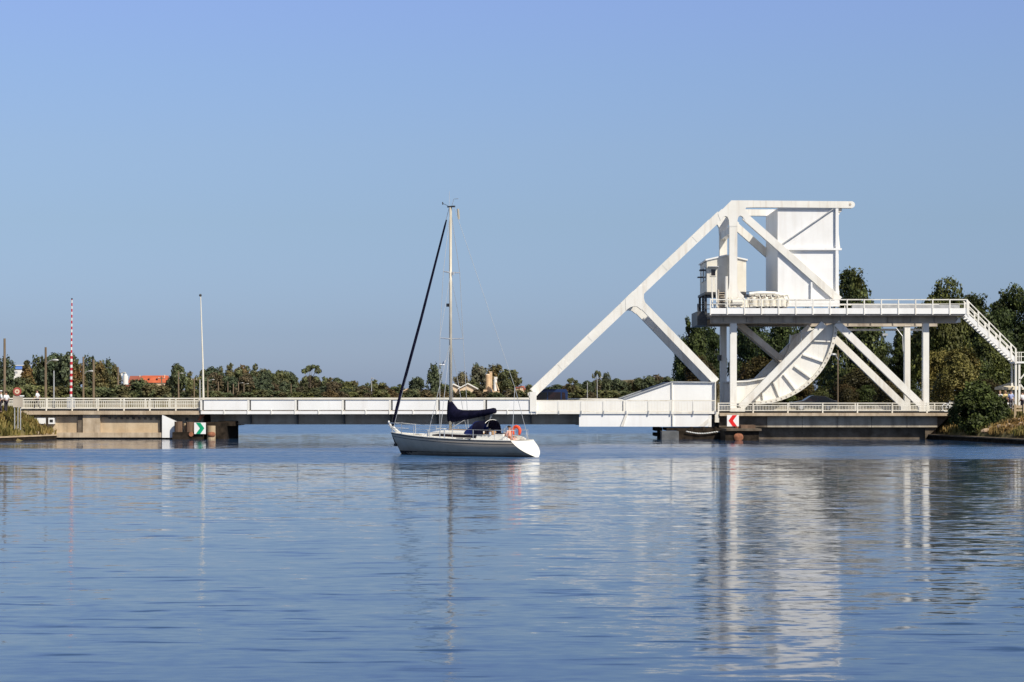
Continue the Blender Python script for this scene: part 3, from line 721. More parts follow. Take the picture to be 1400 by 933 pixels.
# counterweight: recessed plates inside a frame of flanges
xa, xz_, zt, zb = gx(1064), gx(1146.5), gz(284.5), gz(410.5)
cw = P('counterweight', MB().box(xa, xz_ - 0.22, YN + 0.3, YF + 0.3, zb, zt), 'panel_paint')
def C(name, mb, mat='panel_paint'): return mb.build(name, mat, cw)
for y0, y1 in ((YN + 0.06, YN + 0.297), (YF + 0.303, YF + 0.5)):
    C('flange', MB().box(xz_ - 0.24, xz_ + 0.0, y0, y1, zb, zt + 0.02))
    C('flange', MB().box(gx(1075), gx(1151), y0 - 0.015, y1, gz(342.2), gz(339.4)))
    C('rib', MB().beam(gp(1068, 335), gp(1140, 285.2), 0.08, y0 + 0.02, y1), 'galvanised')
    C('rib', MB().beam(gp(1109.8, 411), gp(1109.8, 386), 0.14, y0 + 0.01, y1))
C('flange', MB().box(xz_ - 0.218, xz_ + 0.06, YN + 0.298, YF + 0.302, zb, zt - 0.3))
C('flange', MB().box(gx(1064.2), xz_ + 0.1, YN + 0.1, YN + 0.299, zt - 0.05, zt + 0.1))
C('lug', MB().tube([(gx(1149), YN + 0.25, gz(287)), (gx(1149), YN + 0.9, gz(287))], 0.19, 10), W)
C('lug', MB().prism([gp(1147, 315), gp(1149.5, 339), gp(1147, 339)], YN + 0.3, YN + 0.6), W)
C('lug', MB().prism([gp(1147, 385), gp(1149, 409), gp(1147, 409)], YN + 0.3, YN + 0.6), W)
# upper platform: fascia, floor, girders, hand rail
xp0, xp1 = gx(971, 168.7), gx(1313, 168.7)
YP = 168.72
P('platform_floor', MB().box(xp0 + 0.02, gx(1130), YP + 0.12, YF + 1.7, gz(432.6), gz(429.6)), 'platform_steel')
P('platform_floor', MB().box(gx(1130) + 0.003, gx(1322, 168.7), YP + 0.12, YN + 0.7, gz(432.6), gz(429.6)), 'platform_steel')
P('platform_floor', MB().box(gx(1130) + 0.003, gx(1322, 168.7), YF - 0.1, YF + 1.7, gz(432.6), gz(429.6)), 'platform_steel')
npan = 15
xpan = [gx(971, 168.7) + i * (gx(1322, 168.7) - gx(971, 168.7)) / npan for i in range(npan + 1)]
for a, b in zip(xpan[:-1], xpan[1:]):
    P('platform_fascia', MB().box(a + 0.012, b - 0.012, YP, YP + 0.1, gz(429.4, 168.7), gz(421.6, 168.7)), 'panel_paint')
    P('railing_post', MB().box(b - 0.05, b + 0.05, YP - 0.065, YP - 0.003, gz(430.5, 168.7), gz(409.3, 168.7)), W)
P('railing_post', MB().box(xp0 - 0.03, xp0 + 0.07, YP - 0.065, YP - 0.003, gz(431, 168.7), gz(408.5, 168.7)), W)
P('hand_rail', MB().box(xp0, gx(1322, 168.7), YP - 0.002, YP + 0.06, gz(410.6, 168.7), gz(409.2, 168.7)), W)
P('knee_rail', MB().box(xp0, gx(1322, 168.7), YP + 0.001, YP + 0.05, gz(416.2, 168.7), gz(415.4, 168.7)), W)
m = MB(); m.box(xp0, gx(1322, 168.7), YF + 1.7, YF + 1.76, gz(410.6), gz(409.2)); m.box(xp0, gx(1322, 168.7), YF + 1.7, YF + 1.74, gz(416.2), gz(415.4))
x = xp0
while x < gx(1320): m.box(x, x + 0.07, YF + 1.76, YF + 1.8, gz(430), gz(409.2)); x += 1.47
P('far_railing', m, W)
P('far_fascia', MB().box(xp0, gx(1322), YF + 1.76, YF + 1.8, gz(429), gz(421.6)), W)
for y0 in (YN + 0.05, YF + 0.05):
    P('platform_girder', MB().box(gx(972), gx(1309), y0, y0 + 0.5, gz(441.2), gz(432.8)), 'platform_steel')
    P('girder_flange', MB().box(gx(972), gx(1309), y0 - 0.12, y0 + 0.62, gz(442.2), gz(441.3)), 'platform_steel')
    x = gx(990)
    while x < gx(1308):
        P('stiffener', MB().box(x - 0.04, x + 0.04, y0 - 0.12, y0 - 0.003, gz(441.2), gz(432.8)), 'platform_steel'); x += 2.0
P('girder_end', MB().prism([gp(1306, 441.3), gp(1313, 441.3), gp(1313, 434), gp(1311, 434)], YN - 0.1, YN + 0.5), 'panel_paint')
P('track_plate', MB().box(gx(1165), gx(1312), YN - 0.05, YN + 0.3, gz(421.5), gz(417.0)), 'galvanised')
P('tie_beam', MB().box(gx(1150), gx(1290), YF + 0.72, YF + 0.95, gz(448), gz(445)), W)
P('mid_fascia', MB().box(gx(1075), gx(1147), YN - 0.4, YN - 0.05, gz(419.5), gz(411.5)), 'panel_paint')
# floodlights and cabling at the rear posts
fl1 = P('floodlight', MB().box(gx(1229), gx(1236), YF - 0.6, YF - 0.2, gz(455.5), gz(452.5)), 'galvanised')
P('conduit', MB().tube([(gx(1250), YF - 0.1, gz(445)), (gx(1258), YF - 0.3, gz(456)), (gx(1259), YF - 0.3, gz(478))], 0.05, 6), 'galvanised')
P('junction_box', MB().box(gx(994.5), gx(999.5), YF - 0.35, YF + 0.01, gz(491), gz(483)), 'dark_steel')
# drive machinery along the near edge of the platform
rnd = random.Random(12)
def motor(px, k):
    x = gx(px)
    g = P('drive_motor', MB().tube([(x, YN - 0.45, gz(421)), (x + 0.02, YN - 0.45, gz(409 + k)), (x + 0.03, YN - 0.45, gz(406.5 + k))], [0.30, 0.30, 0.2], 14), 'cream_paint')
    MB().tube([(x - 0.55, YN - 0.35, gz(412 + k)), (x + 0.55, YN - 0.35, gz(411 + k))], 0.2, 10).build('shaft_housing', W, g)
    MB().box(x - 0.36, x + 0.36, YN - 0.7, YN, gz(421.5), gz(418.5 + k)).build('foot', W, g)
    MB().tube([(x + 0.1, YN - 0.6, gz(405)), (x + 0.42, YN - 0.65, gz(404.5)), (x + 0.5, YN - 0.65, gz(409)), (x + 0.38, YN - 0.6, gz(420))], 0.07, 8).build('hose', 'cream_paint', g)
    MB().tube([(x - 0.1, YN - 0.6, gz(406)), (x - 0.35, YN - 0.7, gz(408)), (x - 0.42, YN - 0.65, gz(415)), (x - 0.3, YN - 0.6, gz(420))], 0.05, 8).build('hose', 'shade_steel', g)
for px, k in ((1030, 0), (1038, 1.5), (1046, 0.3), (1055, 1.0), (1063, 0), (1069, 1.6)): motor(px, k)
P('pipe_run', MB().tube([(gx(1024), YN - 0.3, gz(402.5)), (gx(1040), YN - 0.3, gz(401)), (gx(1058), YN - 0.3, gz(401.5)), (gx(1072), YN - 0.3, gz(405))], 0.16, 8), W)
m = MB(); rnd = random.Random(4)
for i in range(9):
    x = gx(997 + i * 3); m.tube([(x, YN - 0.5, gz(421)), (x + rnd.uniform(-0.1, 0.1), YN - 0.45, gz(rnd.uniform(407, 413)))], rnd.uniform(0.08, 0.2), 8)
P('valve_bank', m, 'cream_paint')
P('tank', MB().tube([(gx(1000), YN - 0.55, gz(413.5)), (gx(1014), YN - 0.55, gz(413.5))], 0.3, 12), W)
P('catwalk', MB().box(gx(1022), gx(1064), YF - 2.4, YF - 0.5, gz(401.5), gz(398)), 'galvanised')
m = MB()
for k in range(9): m.box(gx(1022) + k * 0.33, gx(1022) + k * 0.33 + 0.04, YF - 2.5, YF - 2.46, gz(401), gz(394.5))
m.box(gx(1022), gx(1064), YF - 2.5, YF - 2.45, gz(395.2), gz(394.3)); P('catwalk_railing', m, 'galvanised')
P('mast_pole', MB().tube([(gx(991.3), YN - 0.9, gz(421)), (gx(991.3), YN - 0.9, gz(379))], 0.13, 8), W)
P('ladder', MB().beam(gp(977, 380), gp(979, 428), 0.1, YN - 1.0, YN - 0.9).beam(gp(971.5, 381), gp(973, 428), 0.1, YN - 1.0, YN - 0.9), W)
m = MB()
for k in range(8): m.box(gx(981), gx(991), YN - 0.9 + 0.15 * k, YN - 0.6 + 0.15 * k, gz(423 - 3.2 * k), gz(422 - 3.2 * k))
m.beam(gp(980.5, 424), gp(980.8, 397), 0.12, YN - 0.9, YN + 0.4); P('platform_steps', m, 'platform_steel')

# ------------------------------------------------------------------ control cabin
cb = thing('control_cabin', 'white control cabin with a shallow gable roof on the left end of the bridge platform', 'cabin', (gx(995), 174, gz(398)))
x0, x1, yb0, yb1 = gx(968.3), gx(1022.5), 171.2, 177.4
zb_, ze, zr = gz(398.5), gz(355), gz(349)
MB().prism([(x0, zb_), (x1, zb_), (x1, ze), ((x0 + x1) / 2, zr), (x0, ze)], yb0, yb1).build('wall', 'cream_paint', cb)
rf = MB(); mid = (x0 + x1) / 2
rf.prism([(x0 - 0.12, ze - 0.03), (x0 - 0.12, ze + 0.1), (mid, zr + 0.13), (x1 + 0.12, ze + 0.1), (x1 + 0.12, ze - 0.03), (mid, zr + 0.003)], yb0 - 0.12, yb1 + 0.12)
rf.build('roof', 'panel_paint', cb)
def cab_window(xa_, xb_, za, zb2, y):
    wd = MB().box(xa_, xb_, y - 0.05, y - 0.003, za, zb2).build('window', 'cream_paint', cb)
    MB().box(xa_ + 0.07, xb_ - 0.07, y - 0.06, y - 0.052, za + 0.07, zb2 - 0.07).build('pane', 'dark_window', wd)
cab_window(gx(973), gx(981), gz(377), gz(366), yb0)
MB().box(gx(970), gx(984), yb0 - 0.45, yb0 - 0.004, gz(364.5), gz(363.2)).build('canopy', 'galvanised', cb)
MB().box(gx(1009), gx(1021), yb0 - 0.03, yb0 - 0.004, gz(398), gz(360)).build('door', 'cream_paint', cb)
for y, dy in ((171.7, 1.3), (174.0, 1.6)):
    wd = MB().box(x0 - 0.05, x0 - 0.004, y, y + dy, gz(382), gz(363)).build('window', 'galvanised', cb)
    MB().box(x0 - 0.062, x0 - 0.052, y + 0.1, y + dy - 0.1, gz(381), gz(364)).build('pane', 'dark_window', wd)
MB().box(x0 - 0.5, x0 - 0.06, 172.2, 173.0, gz(368), gz(366.3)).build('floodlight', 'dark_steel', cb)
MB().box(x0 - 0.45, x0 - 0.06, 174.6, 175.3, gz(375.5), gz(374)).build('floodlight', 'dark_steel', cb)
MB().box(x0 - 0.2, x1, yb0 - 0.1, yb1, gz(402), gz(398.6)).build('base_frame', 'dark_steel', cb)
m = MB()
for y in (171.6, 174, 177):
    m.box(x0 - 0.15, x0 + 0.05, y, y + 0.2, gz(425), gz(402)); m.box(x1 - 1.9, x1 - 1.7, y, y + 0.2, gz(429), gz(402))
for k in range(6): m.box(x0 - 0.12, x0 - 0.02, 171.8, 174, gz(423 - 3.3 * k), gz(422.3 - 3.3 * k))
m.build('support_frame', 'dark_steel', cb)
MB().box(x0 - 0.75, x0 + 0.1, 172.0, 177.5, gz(444), gz(424.5)).build('landing', 'dark_steel', cb)
MB().box(x0 - 0.75, x0 - 0.65, 172.0, 172.1, gz(424), gz(414)).build('landing_post', 'dark_steel', cb)

# ------------------------------------------------------------------ staircase at the right end
DS = 169.0
st = thing('staircase', 'white steel stairs descending from the right end of the bridge platform', 'stairs', (gx(1355, DS), DS, 2.3))
def S(name, mb, mat=W): return mb.build(name, mat, st)
for y in (DS - 0.3, DS + 1.1):
    S('stringer', MB().beam(gp(1319, 430, DS), gp(1388, 494, DS), 0.34, y, y + 0.08), 'panel_paint')
    S('hand_rail', MB().beam(gp(1321.5, 411, DS), gp(1388.5, 478, DS), 0.08, y, y + 0.06))
    S('knee_rail', MB().beam(gp(1321.5, 420, DS), gp(1388.5, 486, DS), 0.06, y + 0.005, y + 0.05))
    S('knee_rail', MB().beam(gp(1321.5, 425, DS), gp(1388.5, 490.5, DS), 0.05, y + 0.005, y + 0.05))
    for px in (1323, 1336.5, 1351, 1366, 1381, 1387.5):
        zt_ = gz(411 + (px - 1321.5) * 1.0, DS); S('railing_post', MB().box(gx(px, DS) - 0.07, gx(px, DS) + 0.07, y - 0.03, y - 0.004, zt_ - 1.3, zt_))
m = MB()
for k in range(20):
    u = k / 19; m.box(gx(1320 + 67 * u, DS) - 0.05, gx(1320 + 67 * u, DS) + 0.2, DS - 0.215, DS + 1.095, gz(430 + 63 * u, DS) - 0.2, gz(430 + 63 * u, DS) - 0.16)
S('step_flight', m, 'galvanised')
S('landing', MB().box(gx(1386, DS), gx(1420, DS), DS - 0.3, DS + 1.3, gz(497, DS), gz(494.5, DS)), 'panel_paint')
m = MB()
for z in (481.5, 487.5): m.box(gx(1388.5, DS), gx(1420, DS), DS - 0.29, DS - 0.22, gz(z + 0.9, DS), gz(z, DS))
for px in (1389, 1392, 1395, 1400, 1406, 1412, 1418): m.box(gx(px, DS) - 0.03, gx(px, DS) + 0.03, DS - 0.32, DS - 0.293, gz(495, DS), gz(481.5, DS))
S('landing_railing', m)
for px in (1388.3, 1393, 1416):
    for y in (DS - 0.2, DS + 1.1):
        S('leg', MB().box(gx(px, DS) - 0.08, gx(px, DS) + 0.08, y, y + 0.14, 1.9, gz(497.1, DS)), W)
S('diagonal', MB().beam(gp(1393, 520, DS), gp(1402, 509, DS), 0.1, DS - 0.2, DS - 0.12)); S('diagonal', MB().beam(gp(1393, 524, DS), gp(1404, 538, DS), 0.1, DS - 0.2, DS - 0.12))
# ------------------------------------------------------------------ road barriers
bar = thing('barrier_arm', 'red and white striped barrier arm raised upright on the left approach', 'barrier', (gx(97, 176), 176, 2.52))
MB().tube([(gx(97, 176), 176, 3.6), (gx(97.6, 176), 176, gz(486, 176))], 0.115, 8).build('lower_arm', 'barrier_stripes', bar)
MB().tube([(gx(97.6, 176), 176, gz(486, 176) + 0.003), (gx(98.3, 176), 176, gz(409.5, 176))], [0.08, 0.055], 8).build('upper_arm', 'barrier_stripes', bar)
MB().box(gx(97, 176) - 0.3, gx(97, 176) + 0.3, 175.75, 176.25, 2.52, 3.55).build('housing', 'galvanised', bar)
MB().box(gx(98.3, 176) - 0.06, gx(98.3, 176) + 0.06, 175.94, 176.06, gz(409.5, 176), gz(408, 176)).build('tip', 'dark_steel', bar)
bar2 = thing('barrier_arm', 'slender white barrier arm raised almost upright at the bridge joint', 'barrier', (gx(278.5, 172), 172, 2.5))
MB().tube([(gx(278.3, 172), 172, 2.6), (gx(277.4, 172), 172, gz(500, 172)), (gx(274.3, 172), 172, gz(405, 172))], [0.10, 0.075, 0.04], 8).build('arm', 'cream_paint', bar2)
MB().ell((gx(274, 172), 172, gz(404, 172)), 0.12, 0.12, 0.12).build('tip_lamp', 'dark_steel', bar2)
MB().box(gx(278.5, 172) - 0.25, gx(278.5, 172) + 0.25, 171.8, 172.3, 2.5, 3.3).build('housing', 'galvanised', bar2)

# ------------------------------------------------------------------ poles and lamps
def wood_pole(px, top, D, r, label, group=None, lamp=0, insul=False, mat='pole_wood', name='utility_pole', cat='pole', arm_y=None):
    x = gx(px, D); zt = gz(top, D); zb = ground_z(x, D) - 0.2; r *= 0.68
    t = thing(name, label, cat, (x, D, zb), group)
    MB().tube([(x, D, zb), (x, D, zt)], [r, r * 0.78], 8).build('shaft', mat, t)
    if insul:
        MB().box(x - 0.75, x + 0.75, D - 0.08, D + 0.08, zt - 0.55, zt - 0.4).build('crossarm', mat, t)
        for dx in (-0.65, 0.65): MB().tube([(x + dx, D, zt - 0.4), (x + dx, D, zt - 0.15)], 0.07, 6).build('insulator', 'sign_white', t)
    if lamp:
        za = gz(arm_y, D) if arm_y else zt - 0.5
        MB().tube([(x, D, za - 0.5), (x + lamp * 0.7, D - 0.3, za - 0.05), (x + lamp * 1.3, D - 0.5, za)], 0.07, 6).build('arm', 'galvanised', t)
        MB().ell((x + lamp * 1.6, D - 0.6, za + 0.02), 0.42, 0.24, 0.15).build('lamp_head', 'galvanised', t)
    return t
wood_pole(6.3, 463, 185, 0.20, 'tall bare wooden pole at the left edge, beside the two pedestrians')
wood_pole(62.5, 475, 225, 0.23, 'wooden pole with a street lamp on its right, between walker and striped barrier', lamp=0.75, arm_y=493)
wood_pole(73.7, 507, 215, 0.12, 'short pale steel post just left of the striped barrier arm', mat='galvanised', name='steel_post')
wood_pole(114, 488, 290, 0.24, 'wooden pole with a lamp, first one right of the striped barrier', lamp=0.75, arm_y=508)
wood_pole(128, 492, 300, 0.30, 'thick wooden pole before the olive trees, right of the barrier', insul=False)
wood_pole(161.5, 502, 360, 0.26, 'wooden pole with a lamp next to the white tank', lamp=0.75, arm_y=510)
wood_pole(221, 515, 470, 0.26, 'wooden pole in front of the orange roofed house', insul=True)
wood_pole(244, 508, 500, 0.27, 'wooden pole left of the dark round crowned tree', lamp=0.6)
wood_pole(265.5, 517, 520, 0.25, 'wooden pole close left of the white barrier arm', insul=True)
wood_pole(273.3, 519, 400, 0.22, 'pale post touching the white barrier arm on its left', mat='galvanised', name='steel_post')
gp_ = 'row of distant wooden poles along the far bank'
for px, top, D, lp in ((284, 517, 560, 1), (298.5, 522, 640, 0), (311.5, 522, 700, 0), (319, 525, 740, 0), (326, 522, 760, 1), (333.5, 523, 780, 1), (355.5, 523, 800, 1), (398, 525, 820, 0), (447.5, 526, 840, 0)):
    wood_pole(px, top, D, 0.32, 'distant wooden pole seen against the tree line above the white parapet', gp_, lamp=lp, name='utility_pole')
wood_pole(508, 516, 760, 0.26, 'pale lamp post left of the yacht forestay against low trees', mat='galvanised', name='street_lamp', cat='street lamp', lamp=0.4)
wood_pole(803, 523, 560, 0.16, 'pale post left of the airy tree beside the bridge chord', mat='galvanised', name='steel_post')
wood_pole(816.5, 514, 560, 0.16, 'lamp post standing in front of the low hill', mat='galvanised', name='street_lamp', cat='street lamp', lamp=0.7)
wood_pole(926.5, 489, 420, 0.14, 'thin steel mast above the sloped end of the bridge girder', mat='galvanised', name='steel_post')
wood_pole(934, 497, 420, 0.12, 'shorter thin steel mast beside the lower truss diagonal', mat='galvanised', name='steel_post')
wood_pole(1145.5, 479, 215, 0.12, 'slim wooden pole behind the curved rolling girder', lamp=-0.4)

# ------------------------------------------------------------------ buildings far behind
def house(name, label, px0, px1, D, base_px, eave_px, ridge_px, depth, wall, roof, gable='side', windows=(), chim=(), cat='house', group=None):
    x0, x1 = gx(px0, D), gx(px1, D); zb = min(gz(base_px, D), 2.0); ze, zr = gz(eave_px, D), gz(ridge_px, D)
    t = thing(name, label, cat, ((x0 + x1) / 2, D, zb), group)
    if gable == 'side':      # ridge parallel to X, roof slope faces the camera
        MB().box(x0, x1, D, D + depth, zb, ze).build('wall', wall, t)
        r = MB(); o = 0.35
        r.add([(x0 - o, D - o, ze + 0.01), (x1 + o, D - o, ze + 0.01), (x1 + o, D + depth / 2, zr), (x0 - o, D + depth / 2, zr), (x0 - o, D + depth + o, ze + 0.01), (x1 + o, D + depth + o, ze + 0.01)],
              [(0, 1, 2, 3), (3, 2, 5, 4), (0, 3, 4), (1, 5, 2), (0, 4, 5, 1)])
        rf = r.build('roof', roof, t)
    else:
        xm = (x0 + x1) / 2
        MB().prism([(x0, zb), (x1, zb), (x1, ze), (xm, zr), (x0, ze)], D, D + depth).build('wall', wall, t)
        rf = MB().prism([(x0 - 0.5, ze - 0.15), (x0 - 0.5, ze + 0.25), (xm, zr + 0.42), (x1 + 0.5, ze + 0.25), (x1 + 0.5, ze - 0.15), (xm, zr + 0.02)], D - 0.6, D + depth + 0.3).build('roof', roof, t)
    for a, b, c, d in windows:
        wdw = MB().box(gx(a, D), gx(b, D), D - 0.06, D - 0.004, gz(d, D), gz(c, D)).build('window', 'render_white', t)
        MB().box(gx(a, D) + 0.1, gx(b, D) - 0.1, D - 0.075, D - 0.063, gz(d, D) + 0.1, gz(c, D) - 0.1).build('pane', 'dark_window', wdw)
    for a, b, c in chim:
        MB().box(gx(a, D), gx(b, D), D + depth * 0.4, D + depth * 0.4 + 0.8, ze, gz(c, D)).build('chimney', 'render_cream', rf)
    return t
D = 720
wt = thing('warehouse', 'white warehouse with a blue cladding band above the trees at far left', 'warehouse', (gx(23, D), D, 2))
MB().box(gx(14.5, D), gx(32.5, D), D, D + 25, 1.5, gz(505, D)).build('wall', 'render_white', wt)
MB().box(gx(14.2, D), gx(32.8, D), D - 0.3, D + 25.3, gz(505, D) + 0.01, gz(500.3, D)).build('fascia_band', 'blue_cladding', wt)
MB().box(gx(13.9, D), gx(33.1, D), D - 0.5, D + 25.5, gz(500.3, D) + 0.01, gz(499.4, D)).build('roof', 'render_white', wt)
MB().box(gx(18, D), gx(24, D), D - 0.02, D - 0.004, gz(511, D), gz(508, D)).build('window', 'galvanised', wt)
D = 640
tk = thing('storage_tank', 'white cylindrical tank with domed cap left of the orange roof', 'tank', (gx(171.5, D), D, 2))
MB().tube([(gx(171.7, D), D, 1.5), (gx(171.7, D), D, gz(514, D))], 0.85, 14).build('shell', 'render_white', tk)
MB().ell((gx(171.7, D), D, gz(514, D)), 0.55, 0.55, 0.75).build('cap', 'render_white', tk)
MB().tube([(gx(166.3, D), D, gz(514, D)), (gx(166.3, D), D, gz(510, D))], 0.3, 8).build('vent', 'render_white', tk)
house('house', 'orange rendered house half hidden below the white tank', 168, 184, 620, 545, 529, 526, 6, 'render_orange', 'roof_tile_dull', 'side', ((172, 174.5, 531.5, 535.5), (179, 181.5, 531, 535.5)))
house('house', 'long house with a bright orange tiled roof and two dormers', 193, 226, 700, 545, 523.5, 513.5, 9, 'render_cream', 'roof_tile', 'side', ((202, 205.5, 524.5, 527),), ((222, 223, 512.5),))
for a in (201.2, 212.5):
    D = 700
h2 = house('house', 'house with a dull red roof joining the bright orange one on its left', 176, 193.2, 716, 545, 524, 514, 9, 'render_orange', 'roof_tile_dull', 'side', (), ((188, 189, 513.2),))
h3 = house('house', 'small white gabled house at the right end of the orange roof', 225.5, 233, 705, 545, 521, 517.5, 8, 'render_white', 'roof_tile_dull', 'end', ((228, 230, 522, 525),))
dm_parent = [o for o in bpy.data.objects if o.get('label', '').startswith('long house with a bright')][0]
for a in (201.2, 212.5):
    MB().box(gx(a, 700), gx(a + 2.2, 700), 701.2, 702.5, gz(521, 700), gz(517.6, 700)).build('dormer', 'dark_window', dm_parent)
D = 760
house('barn', 'low pale shed among trees, between forestay and tall dark tree', 562, 576, 700, 545, 535.5, 533, 8, 'render_white', 'render_white', 'side', (), (), 'barn')
house('barn', 'yellowish shed just right of the yacht forestay', 552, 563, 705, 545, 536, 532.5, 8, 'concrete_beige', 'render_cream', 'end', (), (), 'barn')
house('barn', 'broad cream gabled barn right of the yacht mast', 628, 651, 700, 545, 532, 525.5, 16, 'render_cream', 'render_white', 'end', (), (), 'barn')
house('barn', 'smaller cream gabled barn directly behind the yacht mast', 612, 628, 712, 545, 530.5, 526.3, 12, 'render_cream', 'render_white', 'end', (), (), 'barn')
house('house', 'distant white house among low trees left of the forestay', 520, 529, 800, 545, 538, 535.5, 8, 'render_white', 'render_white', 'side', ((523, 525, 539, 541),))
for a, b, e, r_, D, lb in ((704, 711, 531, 529, 820, 'small red roofed house left of the bridge chord, leftmost of three'), (710.5, 716, 529.5, 528, 840, 'small pale house, middle of three left of the bridge chord'), (716, 723, 533, 530, 810, 'small red roofed house nearest to the bridge chord')):
    house('house', lb, a, b, D, 545, e, r_, 8, 'render_orange' if 'red' in lb else 'render_cream', 'roof_tile_dull' if 'red' in lb else 'roof_tile', 'side', (((a + b) / 2 - 0.6, (a + b) / 2 + 0.6, e + 1, e + 3),))
# the silo works
D = 680
sl = thing('silo', 'tall tan twin silo tower of the old works right of the barns', 'silo', (gx(669, D), D, 2))
MB().tube([(gx(667.2, D), D, 1.5), (gx(667.2, D), D, gz(513, D))], 0.85, 14).build('drum', 'silo_stone', sl)
MB().box(gx(669.2, D), gx(673.0, D), D - 0.5, D + 1.2, 1.5, gz(509, D)).build('tower', 'silo_stone', sl)
MB().box(gx(668.2, D), gx(673.2, D), D - 0.6, D + 1.2, gz(509, D) + 0.003, gz(508.2, D)).build('roof', 'render_cream', sl)
MB().ell((gx(667.2, D), D, gz(513, D)), 0.85, 0.85, 0.4).build('cap', 'render_cream', sl)
MB().box(gx(661, D), gx(676, D), D - 1.5, D + 3, 1.5, gz(533, D)).build('base_building', 'silo_stone', sl)
MB().beam((gx(671, D), gz(531, D)), (gx(676, D), gz(545, D)), 0.3, D - 2, D - 1.6).build('conveyor', 'galvanised', sl)
D = 676
sl2 = thing('silo', 'slimmer white silo with a bent chute, right of the tan silo tower', 'silo', (gx(677, D), D, 2))
MB().tube([(gx(677, D), D, 1.5), (gx(677, D), D, gz(519, D))], 0.62, 12).build('drum', 'render_white', sl2)
MB().box(gx(675.6, D), gx(680, D), D - 0.5, D + 0.5, gz(518.8, D), gz(515.5, D)).build('head', 'render_white', sl2)
MB().beam((gx(678, D), gz(523, D)), (gx(682, D), gz(534, D)), 0.4, D - 0.6, D - 0.2).build('chute', 'render_cream', sl2)
MB().box(gx(674.5, D), gx(683, D), D - 1.2, D + 2, 1.5, gz(535, D)).build('base_building', 'silo_stone', sl2)

# ------------------------------------------------------------------ vehicles
def vehicle(name, label, cat, x0, L, y0, Wd, zb, H, paint, van=True):
    t = thing(name, label, cat, (x0 + L / 2, y0, zb))
    if van: prof = [(0.0, 0.35), (0.0, 0.75), (0.05, 0.95), (0.75, 1.12), (1.45, H - 0.06), (1.8, H), (L - 0.15, H), (L, H - 0.3), (L, 0.35)]
    else: prof = [(0.0, 0.3), (0.0, 0.65), (0.12, 0.78), (1.05, 0.92), (1.7, H - 0.05), (2.0, H), (2.9, H - 0.04), (3.6, 0.98), (L, 0.90), (L, 0.3)]
    secs = []
    for y, ins in ((0.0, 0.07), (0.12, 0.0), (Wd - 0.12, 0.0), (Wd, 0.07)):
        cxm = L / 2
        secs.append([(x0 + cxm + (x - cxm) * (1 - ins * 0.3), y0 + y, zb + 0.35 + (z - 0.35) * (1 - ins)) for x, z in prof])
    MB().loft(secs, True, True).build('body', paint, t, fix=True)
    if van: wins = [[(0.85, 1.18), (1.5, H - 0.2), (2.0, H - 0.18), (2.0, 1.18)], [(2.12, 1.18), (2.12, H - 0.18), (3.2, H - 0.18), (3.2, 1.18)], [(3.32, 1.18), (3.32, H - 0.18), (L - 0.25, H - 0.22), (L - 0.2, 1.18)]]
    else: wins = [[(1.2, 0.95), (1.75, H - 0.12), (2.2, H - 0.09), (2.2, 0.95)], [(2.3, 0.95), (2.3, H - 0.09), (2.85, H - 0.12), (3.35, 0.98)]]
    for poly in wins:
        for ya, yb_ in ((y0 - 0.016, y0 - 0.003), (y0 + Wd + 0.003, y0 + Wd + 0.016)):
            MB().prism([(x0 + a, zb + b * 0.955) for a, b in poly], ya, yb_).build('window', 'dark_window', t)
    for wx in (0.8, L - 0.85):
        for ya in (y0 - 0.02, y0 + Wd - 0.2):
            wl = MB().tube([(x0 + wx, ya, zb + 0.33), (x0 + wx, ya + 0.22, zb + 0.33)], 0.33, 18).build('wheel', 'black_rubber', t)
            MB().tube([(x0 + wx, ya - 0.012, zb + 0.33), (x0 + wx, ya + 0.232, zb + 0.33)], 0.19, 14).build('rim', 'galvanised', wl)
    MB().box(x0 - 0.02, x0 + 0.04, y0 + 0.15, y0 + 0.45, zb + 0.68, zb + 0.85).build('headlight', 'sign_white', t)
    MB().box(x0 - 0.02, x0 + 0.04, y0 + Wd - 0.45, y0 + Wd - 0.15, zb + 0.68, zb + 0.85).build('headlight', 'sign_white', t)
    return t
vehicle('van', 'dark blue van on the bridge behind the foot of the long chord', 'van', gx(716, 172.5), gx(776.5, 172.5) - gx(716, 172.5), 172.5, 1.9, 2.2, gz(532.3, 172.5) - 2.2, 'van_paint')
vehicle('parked_car', 'dark car behind the right approach railing below the curved girder', 'car', gx(1083, 174), 4.0, 174.0, 1.7, 2.335, 1.38, 'car_paint', van=False)

